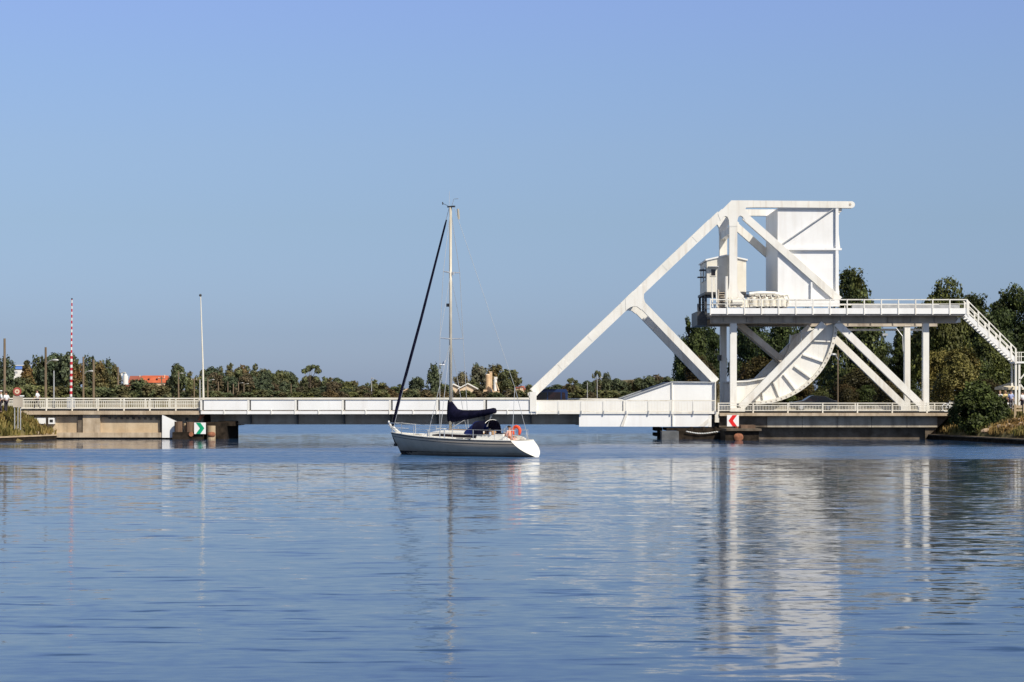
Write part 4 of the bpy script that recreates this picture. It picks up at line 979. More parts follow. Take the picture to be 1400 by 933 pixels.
# ------------------------------------------------------------------ people
def skin_mesh(verts, edges, radii, root=0, sub=1):
    me = bpy.data.meshes.new('tmp'); me.from_pydata(verts, edges, []); o = bpy.data.objects.new('tmp', me); COL.objects.link(o)
    md = o.modifiers.new('s', 'SKIN'); md.use_smooth_shade = True
    for i, r in enumerate(radii):
        sv = me.skin_vertices[0].data[i]; sv.radius = (r, r) if not isinstance(r, tuple) else r; sv.use_root = (i == root)
    if sub: sb = o.modifiers.new('u', 'SUBSURF'); sb.levels = sub; sb.render_levels = sub
    dg = bpy.context.evaluated_depsgraph_get()
    out = bpy.data.meshes.new_from_object(o.evaluated_get(dg))
    bpy.data.objects.remove(o); bpy.data.meshes.remove(me)
    return out
def person(label, loc, face, shirt, trousers, hair, pose='stand', height=1.72, cap=None, arm=0.0):
    # local frame: +x is where the person faces, y to their left
    k = height / 1.72
    t = thing('person', label, 'person', loc); t.rotation_euler = (0, 0, face)
    J = {'pel': (0, 0, .95), 'che': (.01, 0, 1.26), 'nek': (0, 0, 1.47), 'hed': (.03, 0, 1.62), 'top': (.02, 0, 1.70)}
    if pose == 'walk': st_, sw = 0.30, 0.22
    else: st_, sw = 0.04, 0.05
    for s, n in ((1, 'l'), (-1, 'r')):
        J['sho' + n] = (0, .19 * s, 1.41); J['elb' + n] = (-.04 + sw * s * 0.5, .25 * s, 1.13); J['wri' + n] = (.06 + sw * s + arm, .24 * s, .90 + arm * 0.9)
        J['hip' + n] = (0, .09 * s, .90); J['kne' + n] = (.05 - st_ * s * 0.5 + .03, .10 * s, .50); J['ank' + n] = (-st_ * s, .10 * s, .09); J['toe' + n] = (-st_ * s + .17, .11 * s, .04)
    if pose == 'sit':
        for s, n in ((1, 'l'), (-1, 'r')):
            J['hip' + n] = (0.02, .10 * s, .92); J['kne' + n] = (.42, .13 * s, .94); J['ank' + n] = (.45, .13 * s, .52); J['toe' + n] = (.62, .14 * s, .48); J['wri' + n] = (.34, .18 * s, 1.06)
    names = list(J); idx = {n: i for i, n in enumerate(names)}
    V = [tuple(c * k for c in J[n]) for n in names]
    rad = {'pel': .125, 'che': .13, 'nek': .058, 'hed': .098, 'top': .07}
    for n in 'lr': rad.update({'sho' + n: .062, 'elb' + n: .043, 'wri' + n: .03, 'hip' + n: .085, 'kne' + n: .058, 'ank' + n: .04, 'toe' + n: .038})
    E = [('pel', 'che'), ('che', 'nek'), ('nek', 'hed'), ('hed', 'top')]
    for n in 'lr': E += [('che', 'sho' + n), ('sho' + n, 'elb' + n), ('elb' + n, 'wri' + n), ('pel', 'hip' + n), ('hip' + n, 'kne' + n), ('kne' + n, 'ank' + n), ('ank' + n, 'toe' + n)]
    edges = [(idx[a], idx[b]) for a, b in E]; radii = [rad[n] * k for n in names]
    # palm and five fingers on each hand
    for s, n in ((1, 'l'), (-1, 'r')):
        wv = Vector(V[idx['wri' + n]]); d = (wv - Vector(V[idx['elb' + n]])).normalized()
        V.append(tuple(wv + d * .07 * k)); radii.append(.03 * k); pi = len(V) - 1; edges.append((idx['wri' + n], pi))
        side = Vector((1, 0, 0)) - d * d.x; side.normalize()
        for q, (off, L) in enumerate(((-.03, .06), (-.01, .075), (.01, .08), (.03, .07))):
            a = wv + d * (.07 + L * .6) * k + side * off * k; V.append(tuple(a)); radii.append(.010 * k); edges.append((pi, len(V) - 1))
            V.append(tuple(a + d * L * .4 * k + Vector((0, -s * .015, 0)))); radii.append(.008 * k); edges.append((len(V) - 2, len(V) - 1))
        a = wv + d * .04 * k + side * .05 * k; V.append(tuple(a)); radii.append(.011 * k); edges.append((idx['wri' + n], len(V) - 1))
    me = skin_mesh(V, edges, radii)
    # face: nose, ears and eyes grow out of the head as part of the body mesh
    bm = bmesh.new(); bm.from_mesh(me)
    for (c, rr) in (((.135, 0, 1.61), .018), ((.02, .10, 1.62), .022), ((.02, -.10, 1.62), .022), ((.118, .032, 1.635), .013), ((.118, -.032, 1.635), .013), ((.118, 0, 1.565), .02)):
        bmesh.ops.create_icosphere(bm, subdivisions=1, radius=rr * k, matrix=Matrix.Translation(Vector(c) * k))
    bm.to_mesh(me); bm.free()
    me.materials.clear(); me.materials.append(MATS['skin'])
    for p in me.polygons: p.use_smooth = True
    b = bpy.data.objects.new('body', me); COL.objects.link(b); b.parent = t
    def garment(nm, js, es, grow, m, tweak={}):
        ii = {n: i for i, n in enumerate(js)}
        g = skin_mesh([tuple(c * k for c in tweak.get(n, J[n])) for n in js], [(ii[a], ii[b2]) for a, b2 in es], [(rad[n] + grow) * k for n in js])
        g.materials.clear(); g.materials.append(MATS[m])
        for p in g.polygons: p.use_smooth = True
        go = bpy.data.objects.new(nm, g); COL.objects.link(go); go.parent = t
    garment('shirt', ['pel', 'che', 'shol', 'shor', 'elbl', 'elbr'], [('pel', 'che'), ('che', 'shol'), ('che', 'shor'), ('shol', 'elbl'), ('shor', 'elbr')], .025, shirt)
    garment('trousers', ['pel', 'hipl', 'hipr', 'knel', 'kner', 'ankl', 'ankr'], [('pel', 'hipl'), ('pel', 'hipr'), ('hipl', 'knel'), ('hipr', 'kner'), ('knel', 'ankl'), ('kner', 'ankr')], .02, trousers)
    m = MB()
    for n in 'lr':
        a = Vector(J['ank' + n]); m.ell((a.x * k + .07 * k, a.y * k, a.z * k - .045 * k), .14 * k, .055 * k, .05 * k)
    m.build('shoe', 'black_rubber', t, world=False, smooth=True)
    MB().ell((-.005 * k, 0, 1.675 * k), .115 * k, .112 * k, .085 * k).build('hair', hair, t, world=False, smooth=True)
    if cap: MB().ell((.01 * k, 0, 1.715 * k), .125 * k, .118 * k, .06 * k).ell((.12 * k, 0, 1.70 * k), .1 * k, .08 * k, .015 * k).build('cap', cap, t, world=False, smooth=True)
    return t
person('person in a light blue shirt and dark trousers walking over the left approach', (gx(51, 170.2), 170.2, 2.395 + .125), PI, 'cloth_white', 'cloth_dark', 'hair_dark', 'walk', 1.66)
zl = ground_z(gx(9, 165), 165) 
person('person in a white shirt and dark trousers standing at the left frame edge', (gx(8.5, 166), 166, 2.28), PI * 0.8, 'cloth_white', 'cloth_dark', 'hair_dark', 'stand', 1.75)
person('person in a white cap and pale shirt, leftmost in the picture', (gx(1.5, 164.5), 164.5, 2.3), PI * 1.1, 'cloth_white', 'cloth_dark', 'hair_dark', 'stand', 1.78, cap='cloth_white')
person('person in a blue shirt beside the stair legs on the right bank', (gx(1382, 166), 166, gz(561, 166)), -PI * 0.5, 'cloth_blue', 'cloth_dark', 'hair_dark', 'stand', 1.6)
person('person in a yellow shirt left of the one in blue on the right bank', (gx(1374.5, 166.5), 166.5, gz(561, 166)), -PI * 0.35, 'cloth_yellow', 'cloth_dark', 'hair_fair', 'stand', 1.6)
person('person in a pale shirt partly hidden behind the round dark bush', (gx(1367, 167), 167, gz(561, 167)), -PI * 0.6, 'cloth_white', 'cloth_dark', 'hair_fair', 'stand', 1.6)
person('person in a white shirt at the right frame edge behind the board fence', (gx(1398, 166), 166, gz(562, 166)), PI * 0.7, 'cloth_white', 'cloth_dark', 'hair_dark', 'stand', 1.6)

# ------------------------------------------------------------------ small things on the banks
D = 163.0
rs = thing('road_sign', 'round white sign with a red ring above a pale panel on the left bank', 'sign', (gx(24, D), D, 1.4))
def disc(cx, y, cz, r0, n=24): return [(cx + r0 * math.cos(2 * PI * k / n), cz + r0 * math.sin(2 * PI * k / n)) for k in range(n)]
MB().prism(disc(gx(23.6, D), D, gz(535.5, D), 0.345), D - 0.03, D).build('ring', 'sign_ring', rs)
MB().prism(disc(gx(23.6, D), D, gz(535.5, D), 0.20), D - 0.045, D - 0.033).build('face', 'render_cream', rs)
MB().prism(disc(gx(23.6, D), D, gz(535.5, D), 0.07), D - 0.056, D - 0.048).build('dot', 'sign_ring', rs)
MB().box(gx(17.5, D), gx(31, D), D + 0.02, D + 0.07, gz(557, D), gz(541.2, D)).build('panel', 'platform_steel', rs)
MB().box(gx(27, D), gx(33, D), D - 0.02, D + 0.018, gz(542.3, D), gz(540.7, D)).build('arm_plate', 'sign_white', rs)
for px in (19.5, 24, 27.5): MB().tube([(gx(px, D), D + 0.12, 0.9), (gx(px, D), D + 0.12, gz(541.5, D))], 0.045, 6).build('post', 'galvanised', rs)
D = 168.0
ps = thing('parasol', 'beige parasol with drooping canopy beside the stairs on the right bank', 'parasol', (gx(1392, D), D + 3, 2.2))
x, y, z = gx(1392, D), D + 3, gz(523, D)
m = MB(); n = 8
m.v = [(x, y, z)] + [(x + 1.25 * math.cos(2 * PI * k / n), y + 1.25 * math.sin(2 * PI * k / n), z - 0.42) for k in range(n)] + [(x + 1.25 * math.cos(2 * PI * k / n), y + 1.25 * math.sin(2 * PI * k / n), z - 0.62) for k in range(n)]
m.f = [(0, 1 + k, 1 + (k + 1) % n) for k in range(n)] + [(1 + k, 1 + n + k, 1 + n + (k + 1) % n, 1 + (k + 1) % n) for k in range(n)]
m.build('canopy', 'parasol_cloth', ps)
MB().tube([(x, y, 2.0), (x, y, z - 0.02)], 0.04, 8).build('pole', 'pale_timber', ps)
D = 161.5
fc = thing('board_fence', 'low board fence of pale planks at the right edge of the bank', 'fence', (gx(1394, D), D, 2))
for px in (1386.5, 1399, 1412): MB().box(gx(px, D), gx(px + 3, D), D, D + 0.1, 1.6, gz(553, D)).build('post', 'pale_timber', fc)
for za, zb2 in ((554.5, 558), (560, 562.5)): MB().box(gx(1384.5, D), gx(1420, D), D + 0.103, D + 0.14, gz(zb2, D), gz(za, D)).build('plank', 'pale_timber', fc)
D = 167.5
ft = thing('gate', 'white barred gate beside the round dark bush on the right bank', 'gate', (gx(1378, D), D, 2.1))
MB().box(gx(1371, D), gx(1385, D), D, D + 0.06, gz(552.5, D), gz(551, D)).box(gx(1371, D), gx(1385, D), D, D + 0.06, gz(558, D), gz(557, D)).build('rail', 'panel_paint', ft)
for px in (1371, 1377, 1384): MB().box(gx(px, D), gx(px + 1.4, D), D - 0.04, D - 0.003, 1.9, gz(550.5, D)).build('post', 'panel_paint', ft)
D = 169.5
bk = thing('bicycle', 'white bicycle leaning on the end of the right approach railing', 'bicycle', (gx(1298, D), D - 1.3, 2.22))
def ring(cx, y, cz, r, th, n=22):
    return [(cx + r * math.cos(2 * PI * k / n), y, cz + r * math.sin(2 * PI * k / n)) for k in range(n + 1)]
bx0, bz0, by0 = gx(1298, D), 2.335, 168.62
for dx in (-0.5, 0.5):
    wl = MB().tube(ring(bx0 + dx, by0, bz0 + 0.34, 0.32, 0), 0.03, 6, cap=False).build('wheel', 'panel_paint', bk)
    MB().tube([(bx0 + dx - 0.3, by0, bz0 + 0.34), (bx0 + dx + 0.3, by0, bz0 + 0.34)], 0.008, 4).tube([(bx0 + dx, by0, bz0 + 0.04), (bx0 + dx, by0, bz0 + 0.64)], 0.008, 4).build('spokes', 'galvanised', wl)
q = lambda a, b: (bx0 + a, by0, bz0 + b)
MB().tube([q(-.5, .34), q(-.08, .32), q(.36, .82), q(-.16, .80), q(-.5, .34)], 0.022, 6).tube([q(-.08, .32), q(-.19, .9)], 0.022, 6).tube([q(.5, .34), q(.34, .95)], 0.022, 6).build('frame', 'panel_paint', bk)
MB().box(bx0 - .32, bx0 - .06, by0 - .07, by0 + .07, bz0 + .9, bz0 + .96).build('saddle', 'black_rubber', bk)
MB().tube([(bx0 + .36, by0 - .25, bz0 + 1.0), (bx0 + .33, by0, bz0 + .97), (bx0 + .36, by0 + .25, bz0 + 1.0)], 0.018, 6).build('handlebar', 'black_rubber', bk)
# small boat far under the span
D = 300
sb = thing('dinghy', 'tiny dark dinghy far off in the water beneath the left part of the span', 'boat', (gx(371, D), D, 0))
secs = []
for u, wd_, hz in ((0, 0.55, 0.45), (0.2, 0.7, 0.42), (0.6, 0.68, 0.45), (0.85, 0.4, 0.55), (1.0, 0.03, 0.7)):
    X = gx(371, D) - 1.9 + 3.8 * u; secs.append([(X, D - wd_, hz), (X, D - wd_ * 0.7, -0.15), (X, D + wd_ * 0.7, -0.15), (X, D + wd_, hz), (X, D + wd_ * 0.85, hz - 0.05), (X, D - wd_ * 0.85, hz - 0.05)])
MB().loft(secs, True, True).build('hull', 'dark_steel', sb, fix=True)
MB().box(gx(371, D) - 2.05, gx(371, D) - 1.8, D - 0.2, D + 0.2, 0.0, 0.85).build('outboard_motor', 'black_rubber', sb)
# gull
D = 150
gl = thing('seagull', 'white gull flying with raised wings just left of the yacht mast', 'bird', (gx(604.8, D), D, gz(498, D)))
x, y, z = gx(604.8, D), D, gz(499, D)
MB().ell((x, y, z), 0.2, 0.07, 0.07).ell((x - 0.2, y, z + 0.03), 0.06, 0.05, 0.05).build('body', 'cloth_white', gl, smooth=True)
for s in (1, -1):
    MB().add([(x - 0.08, y, z + 0.04), (x + 0.12, y, z + 0.04), (x + 0.16, y + s * 0.2, z + 0.20), (x + 0.06, y + s * 0.2, z + 0.22), (x + 0.24, y + s * 0.36, z + 0.36)], [(0, 1, 2, 3), (3, 2, 4)]).build('wing', 'cloth_white', gl)

# ------------------------------------------------------------------ the yacht
YA = R(180 - 35)
XS, YS = 0.62, 120.1
ya = thing('sailing_yacht', 'grey hulled sailing yacht with bare mast, navy sail cover and white stern', 'yacht', (XS, YS, 0))
ya.rotation_euler = (0, 0, YA)
def Y(name, mb, mat, par=None, **k): return mb.build(name, mat, par or ya, world=False, **k)
LO = 10.1
def deck_half(x):
    u = x / LO
    pts = [(0, 1.20), (0.15, 1.42), (0.35, 1.62), (0.5, 1.64), (0.65, 1.45), (0.8, 1.02), (0.92, 0.45), (1.0, 0.03)]
    for (a, p), (b2, q2) in zip(pts[:-1], pts[1:]):
        if u <= b2: s = (u - a) / (b2 - a); return p + (q2 - p) * s
    return 0.03
def smooth_half(x): return (deck_half(max(0, x - 0.5)) + 2 * deck_half(x) + deck_half(min(LO, x + 0.5))) / 4 if 0.3 < x < LO - 0.4 else deck_half(x)
def sheer(x):
    u = x / LO; return 0.98 + 0.02 * u + 0.36 * u * u
def rake(x):      # how far aft (-) or forward each level moves
    u = x / LO
    ks = 1.0 * max(0, 1 - u / 0.22) ** 1.3; kb = 0.62 * max(0, (u - 0.72) / 0.28) ** 1.5
    return ks, kb
def hull_pt(x, v, side):
    # v: 0 keel line .. 1 deck edge
    h = sheer(x); b = smooth_half(x); ks, kb = rake(x)
    zk = -0.45 + 0.40 * max(0, 1 - x / 2.2) ** 1.2 + 0.25 * max(0, (x / LO - 0.85) / 0.15)
    z = zk + (h - zk) * v
    u = x / LO
    full = 2.6 - 1.15 * max(0, (u - 0.45) / 0.55)       # round bilge aft, V forward
    yb = b * (1 - (1 - v) ** full)
    xx = x - ks * (h - z) - kb * (h - z)
    return (xx, yb * side, z)
xs_h = [0, 0.15, 0.35, 0.7, 1.2, 1.8, 2.5, 3.3, 4.2, 5.1, 6.0, 6.8, 7.5, 8.1, 8.6, 9.05, 9.4, 9.7, 9.92, 10.1]
vs_h = [0, .06, .13, .21, .3, .4, .5, .6, .7, .8, .88, .945, 1.0]
def hull_band(v0, v1, grow=0.0, close=False):
    vv = [v for v in vs_h if v0 < v < v1]; vv = [v0] + vv + [v1]
    m = MB()
    for side in (1, -1):
        secs = []
        for x in xs_h:
            row = []
            for v in vv:
                p = hull_pt(x, v, side); row.append((p[0], p[1] + grow * side, p[2]))
            secs.append(row)
        m.loft(secs, False, False)
    return m
def v_of_z(x, z):
    zk = hull_pt(x, 0, 1)[2]; return max(0.0, min(1.0, (z - zk) / (sheer(x) - zk)))
hl = Y('hull', hull_band(0, 1.0), 'hull_grey', smooth=True, fix=True)
def strip(z_off0, z_off1, from_sheer, mat, name, grow=0.006, x_from=0.0):
    m = MB()
    for side in (1, -1):
        secs = []
        for x in xs_h:
            row = []
            for k in range(3):
                zz = (sheer(x) + z_off0 + (z_off1 - z_off0) * k / 2) if from_sheer else (z_off0 + (z_off1 - z_off0) * k / 2)
                p = hull_pt(x, v_of_z(x, zz), side); row.append((p[0], p[1] + grow * side, p[2]))
            secs.append(row)
        m.loft(secs, False, False)
    return Y(name, m, mat, hl, smooth=True, fix=True)
strip(-0.45, 0.24, False, 'antifoul', 'boot_top')
strip(-0.075, -0.01, True, 'dark_steel', 'sheer_stripe', 0.012)
strip(-0.235, -0.20, True, 'dark_steel', 'cove_stripe', 0.006)
# transom
m = MB(); tr = [hull_pt(0, v, 1) for v in vs_h][::-1] + [hull_pt(0, v, -1) for v in vs_h]
m.v = [(p[0] - 0.012 - 0.10 * (1 - (abs(p[1]) / 1.2) ** 2), p[1], p[2]) for p in tr] 
cxy = (sum(p[0] for p in m.v) / len(m.v) - 0.06, 0, sum(p[2] for p in m.v) / len(m.v)); m.v.append(cxy); nn = len(tr)
m.f = [(nn, k, (k + 1) % nn) for k in range(nn)]
Y('transom', m, 'gelcoat', smooth=True, fix=True)
# deck with slight camber and toe rail
m = MB(); secs = []
for x in xs_h:
    b = smooth_half(x); h = sheer(x); secs.append([(x, b * t_, h - 0.02 + 0.07 * (1 - t_ * t_)) for t_ in (-1, -.6, -.2, .2, .6, 1)])
m.loft(secs, False, False); Y('deck', m, 'deck_nonskid', smooth=True)
m = MB()
for s in (1, -1): m.tube([(x, (smooth_half(x) - 0.02) * s, sheer(x) + 0.02) for x in xs_h], 0.03, 6)
Y('toe_rail', m, 'gelcoat')
# coachroof
def coach(x):
    u = (x - 2.7) / (7.35 - 2.7); w_ = 1.0 - 0.38 * max(0, u) ** 1.6; h_ = 0.46 - 0.06 * u - 0.34 * max(0, (u - 0.62) / 0.38) ** 1.5
    return w_ * 0.98, max(0.03, h_)
secs = []
for x in (2.7, 3.2, 3.9, 4.6, 5.3, 5.9, 6.4, 6.8, 7.1, 7.35):
    w_, h_ = coach(x); z0 = sheer(x) - 0.02
    secs.append([(x, -w_, z0), (x, -w_ + 0.12, z0 + h_ * 0.9), (x, -w_ * 0.5, z0 + h_ + 0.05), (x, 0, z0 + h_ + 0.07), (x, w_ * 0.5, z0 + h_ + 0.05), (x, w_ - 0.12, z0 + h_ * 0.9), (x, w_, z0)])
cr = Y('coachroof', MB().loft(secs, True, False), 'gelcoat', fix=True)
m = MB()
for s in (1, -1):
    secs = []
    for x, t0, t1 in ((2.75, .28, .66), (4.2, .28, .70), (5.6, .30, .70), (6.3, .36, .58)):
        w_, h_ = coach(x); z0 = sheer(x) - 0.02
        f = lambda t_: (x, s * (w_ - 0.12 * t_ + 0.012), z0 + h_ * 0.9 * t_)
        secs.append([f(t0), f(t1)])
    m.loft(secs, False, False)
Y('window', m, 'dark_window', cr)
for xh in (6.0, 7.9): Y('hatch', MB().box(xh - 0.28, xh + 0.28, -0.28, 0.28, sheer(xh) + (0.5 if xh < 7 else 0.06), sheer(xh) + (0.545 if xh < 7 else 0.1)), 'gelcoat')
m = MB()
for s in (1, -1): m.tube([(x, 0.45 * s, sheer(x) + coach(x)[1] + 0.10) for x in (3.4, 4.0, 4.6, 5.2)], 0.025, 6)
Y('grab_rail', m, 'teak')
# cockpit: coamings, seats, wheel pedestal
m = MB()
for s in (1, -1):
    secs = []
    for x, h_ in ((0.35, 0.12), (0.6, 0.24), (1.4, 0.30), (2.2, 0.36), (2.7, 0.42)):
        z0 = sheer(x) - 0.02; y0, y1 = s * 0.78, s * 0.98
        secs.append([(x, y0, z0), (x, y0, z0 + h_), (x, (y0 + y1) / 2, z0 + h_ + 0.02), (x, y1, z0)])
    m.loft(secs, True, True)
Y('coaming', m, 'gelcoat', fix=True)
Y('cockpit_sole', MB().box(0.4, 2.68, -0.77, 0.77, 0.62, 0.66), 'teak')
for s in (1, -1): Y('cockpit_seat', MB().box(0.45, 2.66, min(s * 0.42, s * 0.765), max(s * 0.42, s * 0.765), 0.85, 0.99), 'deck_nonskid')
Y('rope_coil', MB().tube([(2.0 + 0.16 * math.cos(k), 0.86 + 0.1 * math.sin(k), 1.36 + 0.012 * k) for k in range(20)], 0.02, 5), 'navy_canvas')
Y('cushion', MB().box(1.55, 2.55, -0.75, -0.45, 0.993, 1.12), 'blue_canvas')
Y('cushion', MB().box(0.97, 1.45, 0.44, 0.75, 1.385, 1.44), 'navy_canvas')
Y('instrument_pod', MB().box(1.98, 2.06, 0.48, 0.66, 1.553, 1.70), 'black_rubber')
Y('helm_seat', MB().box(0.42, 0.95, -0.415, 0.415, 0.85, 0.98), 'deck_nonskid')
Y('companionway', MB().box(2.62, 2.697, -0.4, 0.4, 0.7, 1.42), 'teak')
Y('winch', MB().tube([(1.75, 0.88, 1.3), (1.75, 0.88, 1.5)], [0.09, 0.07], 10), 'stainless')
Y('winch', MB().tube([(1.75, -0.88, 1.3), (1.75, -0.88, 1.5)], [0.09, 0.07], 10), 'stainless')
ped = Y('pedestal', MB().box(1.12, 1.3, -0.12, 0.12, 0.66, 1.5), 'gelcoat')
Y('wheel', MB().tube([(1.08, 0.42 * math.cos(2 * PI * k / 20), 1.4 + 0.42 * math.sin(2 * PI * k / 20)) for k in range(21)], 0.02, 6, cap=False), 'stainless', ped)
Y('locker', MB().box(1.72, 2.3, 0.3, 0.72, 0.995, 1.55), 'teak')
Y('locker', MB().box(0.9, 1.5, 0.25, 0.74, 0.995, 1.38), 'gelcoat')
# sprayhood
def hoop(x, w_, top, lean, n=14):
    return [(x + lean * math.sin(PI * k / n), w_ * math.cos(PI * k / n), sheer(x) + 0.28 + (top - sheer(x) - 0.28) * math.sin(PI * k / n) ** 0.55) for k in range(n + 1)]
h0, h1, h2_ = hoop(3.75, 0.85, 1.62, 0.0), hoop(3.1, 0.92, 2.12, 0.12), hoop(2.25, 0.95, 2.22, 0.0)
Y('sprayhood', MB().loft([h0, h1], False, False), 'blue_canvas', smooth=True)
Y('sprayhood_top', MB().loft([h1, [(p[0], p[1], p[2] + 0.004) for p in h2_]], False, False), 'navy_canvas', smooth=True)
Y('sprayhood_frame', MB().tube(h2_, 0.018, 6), 'navy_canvas')
Y('sprayhood_piping', MB().tube([(p[0] - 0.02, p[1], p[2] + 0.012) for p in h2_[3:10]], 0.017, 6), 'gelcoat')
Y('sprayhood_frame', MB().tube([(p[0], p[1], p[2] + 0.01) for p in h1], 0.014, 6), 'blue_canvas')
# mast and standing rigging
MX = 5.4; MTOP = 15.35; MBASE = 1.62
ms = Y('mast', MB().tube([(MX, 0, MBASE), (MX, 0, MTOP)], [0.10, 0.085], 10), 'alloy', smooth=True)
def MS(name, mb, mat='alloy'): return mb.build(name, mat, ms, world=False)
for z, hw in ((7.2, 1.2), (11.3, 0.85)):
    MS('spreader', MB().tube([(MX - 0.08, -hw, z + 0.04), (MX, 0, z), (MX - 0.08, hw, z + 0.04)], [0.035, 0.045, 0.035], 6), 'stainless')
MS('masthead', MB().box(MX - 0.32, MX + 0.22, -0.06, 0.06, MTOP, MTOP + 0.09), 'dark_steel')
MS('antenna', MB().tube([(MX + 0.1, 0, MTOP + 0.09), (MX + 0.1, 0, MTOP + 1.0)], 0.018, 5), 'stainless')
MS('wind_vane', MB().tube([(MX + 0.2, 0, MTOP + 0.1), (MX + 0.6, 0, MTOP + 0.28)], 0.014, 5).tube([(MX + 0.6, 0, MTOP + 0.2), (MX + 0.62, 0, MTOP + 0.36)], 0.035, 6), 'dark_steel')
MS('wind_sensor', MB().tube([(MX - 0.1, 0, MTOP + 0.09), (MX - 0.25, 0, MTOP + 0.5), (MX - 0.6, 0, MTOP + 0.5)], 0.018, 5), 'stainless')
MS('radar_reflector', MB().tube([(MX - 0.45, -0.25, MTOP - 0.75), (MX - 0.42, -0.2, MTOP - 0.1)], 0.07, 8), 'alloy')
MS('deck_light', MB().box(MX + 0.12, MX + 0.28, -0.07, 0.07, 9.2, 9.4), 'dark_steel')
MS('steaming_light', MB().box(MX - 0.25, MX - 0.1, -0.05, 0.05, 11.15, 11.35), 'stainless')
BX, BZ = LO - 0.12, sheer(LO) + 0.35
fs = Y('furled_jib', MB().tube([(BX - 0.02, 0, BZ + 0.1), (BX - 0.35, 0, BZ + 1.2), (MX + (BX - MX) * 0.5, 0, (BZ + MTOP) / 2), (MX + 0.45, 0, MTOP - 1.15), (MX + 0.32, 0, MTOP - 0.75)], [0.06, 0.10, 0.085, 0.06, 0.04], 8), 'navy_canvas', smooth=True)
Y('furling_drum', MB().tube([(BX + 0.02, 0, BZ - 0.12), (BX - 0.02, 0, BZ + 0.08)], 0.09, 10), 'dark_steel', fs)
wr = 0.017
def stay(*pts, r=wr): return Y('stay', MB().tube(list(pts), r, 5), 'wire')
stay((BX, 0, sheer(LO) + 0.05), (MX + 0.12, 0, MTOP - 0.05))
stay((MX - 0.25, 0, MTOP + 0.05), (0.55, 0, 4.2), r=0.012); stay((0.55, 0, 4.2), (0.15, 0.85, 1.05)); stay((0.55, 0, 4.2), (0.15, -0.85, 1.05))
for s in (1, -1):
    cp = (MX - 0.3, 1.5 * s, sheer(MX))
    stay(cp, (MX - 0.08, 1.2 * s, 7.24), (MX - 0.08, 0.85 * s, 11.34), (MX, 0, MTOP - 0.1))
    stay((MX - 0.25, 1.46 * s, sheer(MX)), (MX, 0, 7.15)); stay((MX + 0.75, 1.40 * s, sheer(MX)), (MX, 0, 7.1)); stay((MX - 0.08, 1.2 * s, 7.24), (MX, 0, 11.25), r=0.012)
    for dx in (-0.3, -0.25 - 0.4, 0.75): Y('turnbuckle', MB().tube([(MX + dx, (1.5 if dx < 0 else 1.40) * s, sheer(MX) - 0.02), (MX + dx * 0.97, (1.48 if dx < 0 else 1.36) * s, sheer(MX) + 0.5)], 0.035, 6), 'stainless')
# boom and sail cover
bm_ = Y('boom', MB().tube([(MX - 0.1, 0, 2.22), (2.0, 0, 2.66)], 0.07, 8), 'alloy')
secs = []
for x, top, bot, wd_ in ((MX + 0.17, 3.42, 2.05, 0.16), (MX + 0.0, 3.44, 2.04, 0.19), (MX - 0.25, 3.2, 2.05, 0.22), (MX - 0.55, 2.88, 2.10, 0.24), (MX - 0.95, 2.80, 2.16, 0.25), (4.1, 2.78, 2.22, 0.24), (3.4, 2.80, 2.34, 0.22), (2.7, 2.86, 2.46, 0.19), (2.15, 2.95, 2.58, 0.15), (1.98, 2.93, 2.62, 0.12)):
    h_ = (top - bot) / 2; c_ = (top + bot) / 2
    secs.append([(x, wd_ * math.sin(2 * PI * k / 14) * (1 - 0.25 * math.cos(2 * PI * k / 14)) + 0.012 * math.sin(7 * x + k), c_ + h_ * math.cos(2 * PI * k / 14)) for k in range(14)])
Y('sail_cover', MB().loft(secs, True, True), 'navy_canvas', bm_, smooth=True, fix=True)
Y('mainsheet', MB().tube([(2.3, 0, 2.58), (2.6, 0, 1.8)], 0.02, 5).tube([(2.2, 0, 2.6), (2.58, 0.1, 1.8)], 0.02, 5), 'wire')
Y('kicker', MB().tube([(MX - 0.15, 0, 1.75), (4.0, 0, 2.36)], 0.03, 6), 'stainless')
# pulpit, pushpit, stanchions and guard wires
zs = lambda x: sheer(x) + 0.62
m = MB(); m.tube([(8.7, 0.72, zs(8.7)), (9.5, 0.42, zs(9.5) + 0.02), (10.25, 0.12, zs(10)), (10.25, -0.12, zs(10)), (9.5, -0.42, zs(9.5) + 0.02), (8.7, -0.72, zs(8.7))], 0.025, 6)
for s in (1, -1): m.tube([(8.7, 0.72 * s, sheer(8.7)), (8.7, 0.72 * s, zs(8.7))], 0.022, 6); m.tube([(9.75, 0.2 * s, sheer(9.75)), (10.22, 0.14 * s, zs(10))], 0.022, 6)
m.tube([(9.1, 0.55, sheer(9.1) + 0.33), (10.08, 0.1, sheer(10) + 0.33), (10.08, -0.1, sheer(10) + 0.33), (9.1, -0.55, sheer(9.1) + 0.33)], 0.018, 6)
Y('pulpit', m, 'stainless')
Y('bow_light', MB().ell((10.28, 0, zs(10) + 0.06), 0.06, 0.06, 0.08), 'sign_white')
Y('bow_roller', MB().beam((9.45, sheer(9.6) + 0.02), (10.22, sheer(10) + 0.52), 0.13, -0.09, 0.09), 'gelcoat')
Y('anchor', MB().tube([(10.0, 0, sheer(10) - 0.10), (9.72, 0, 0.62)], 0.05, 6).box(9.6, 9.75, -0.18, 0.18, 0.5, 0.66), 'dark_steel')
m = MB(); m.tube([(1.15, 1.28, zs(1) ), (0.35, 1.12, zs(0.3)), (0.1, 0.6, zs(0.3))], 0.024, 6).tube([(1.15, -1.28, zs(1)), (0.35, -1.12, zs(0.3)), (0.1, -0.6, zs(0.3))], 0.024, 6)
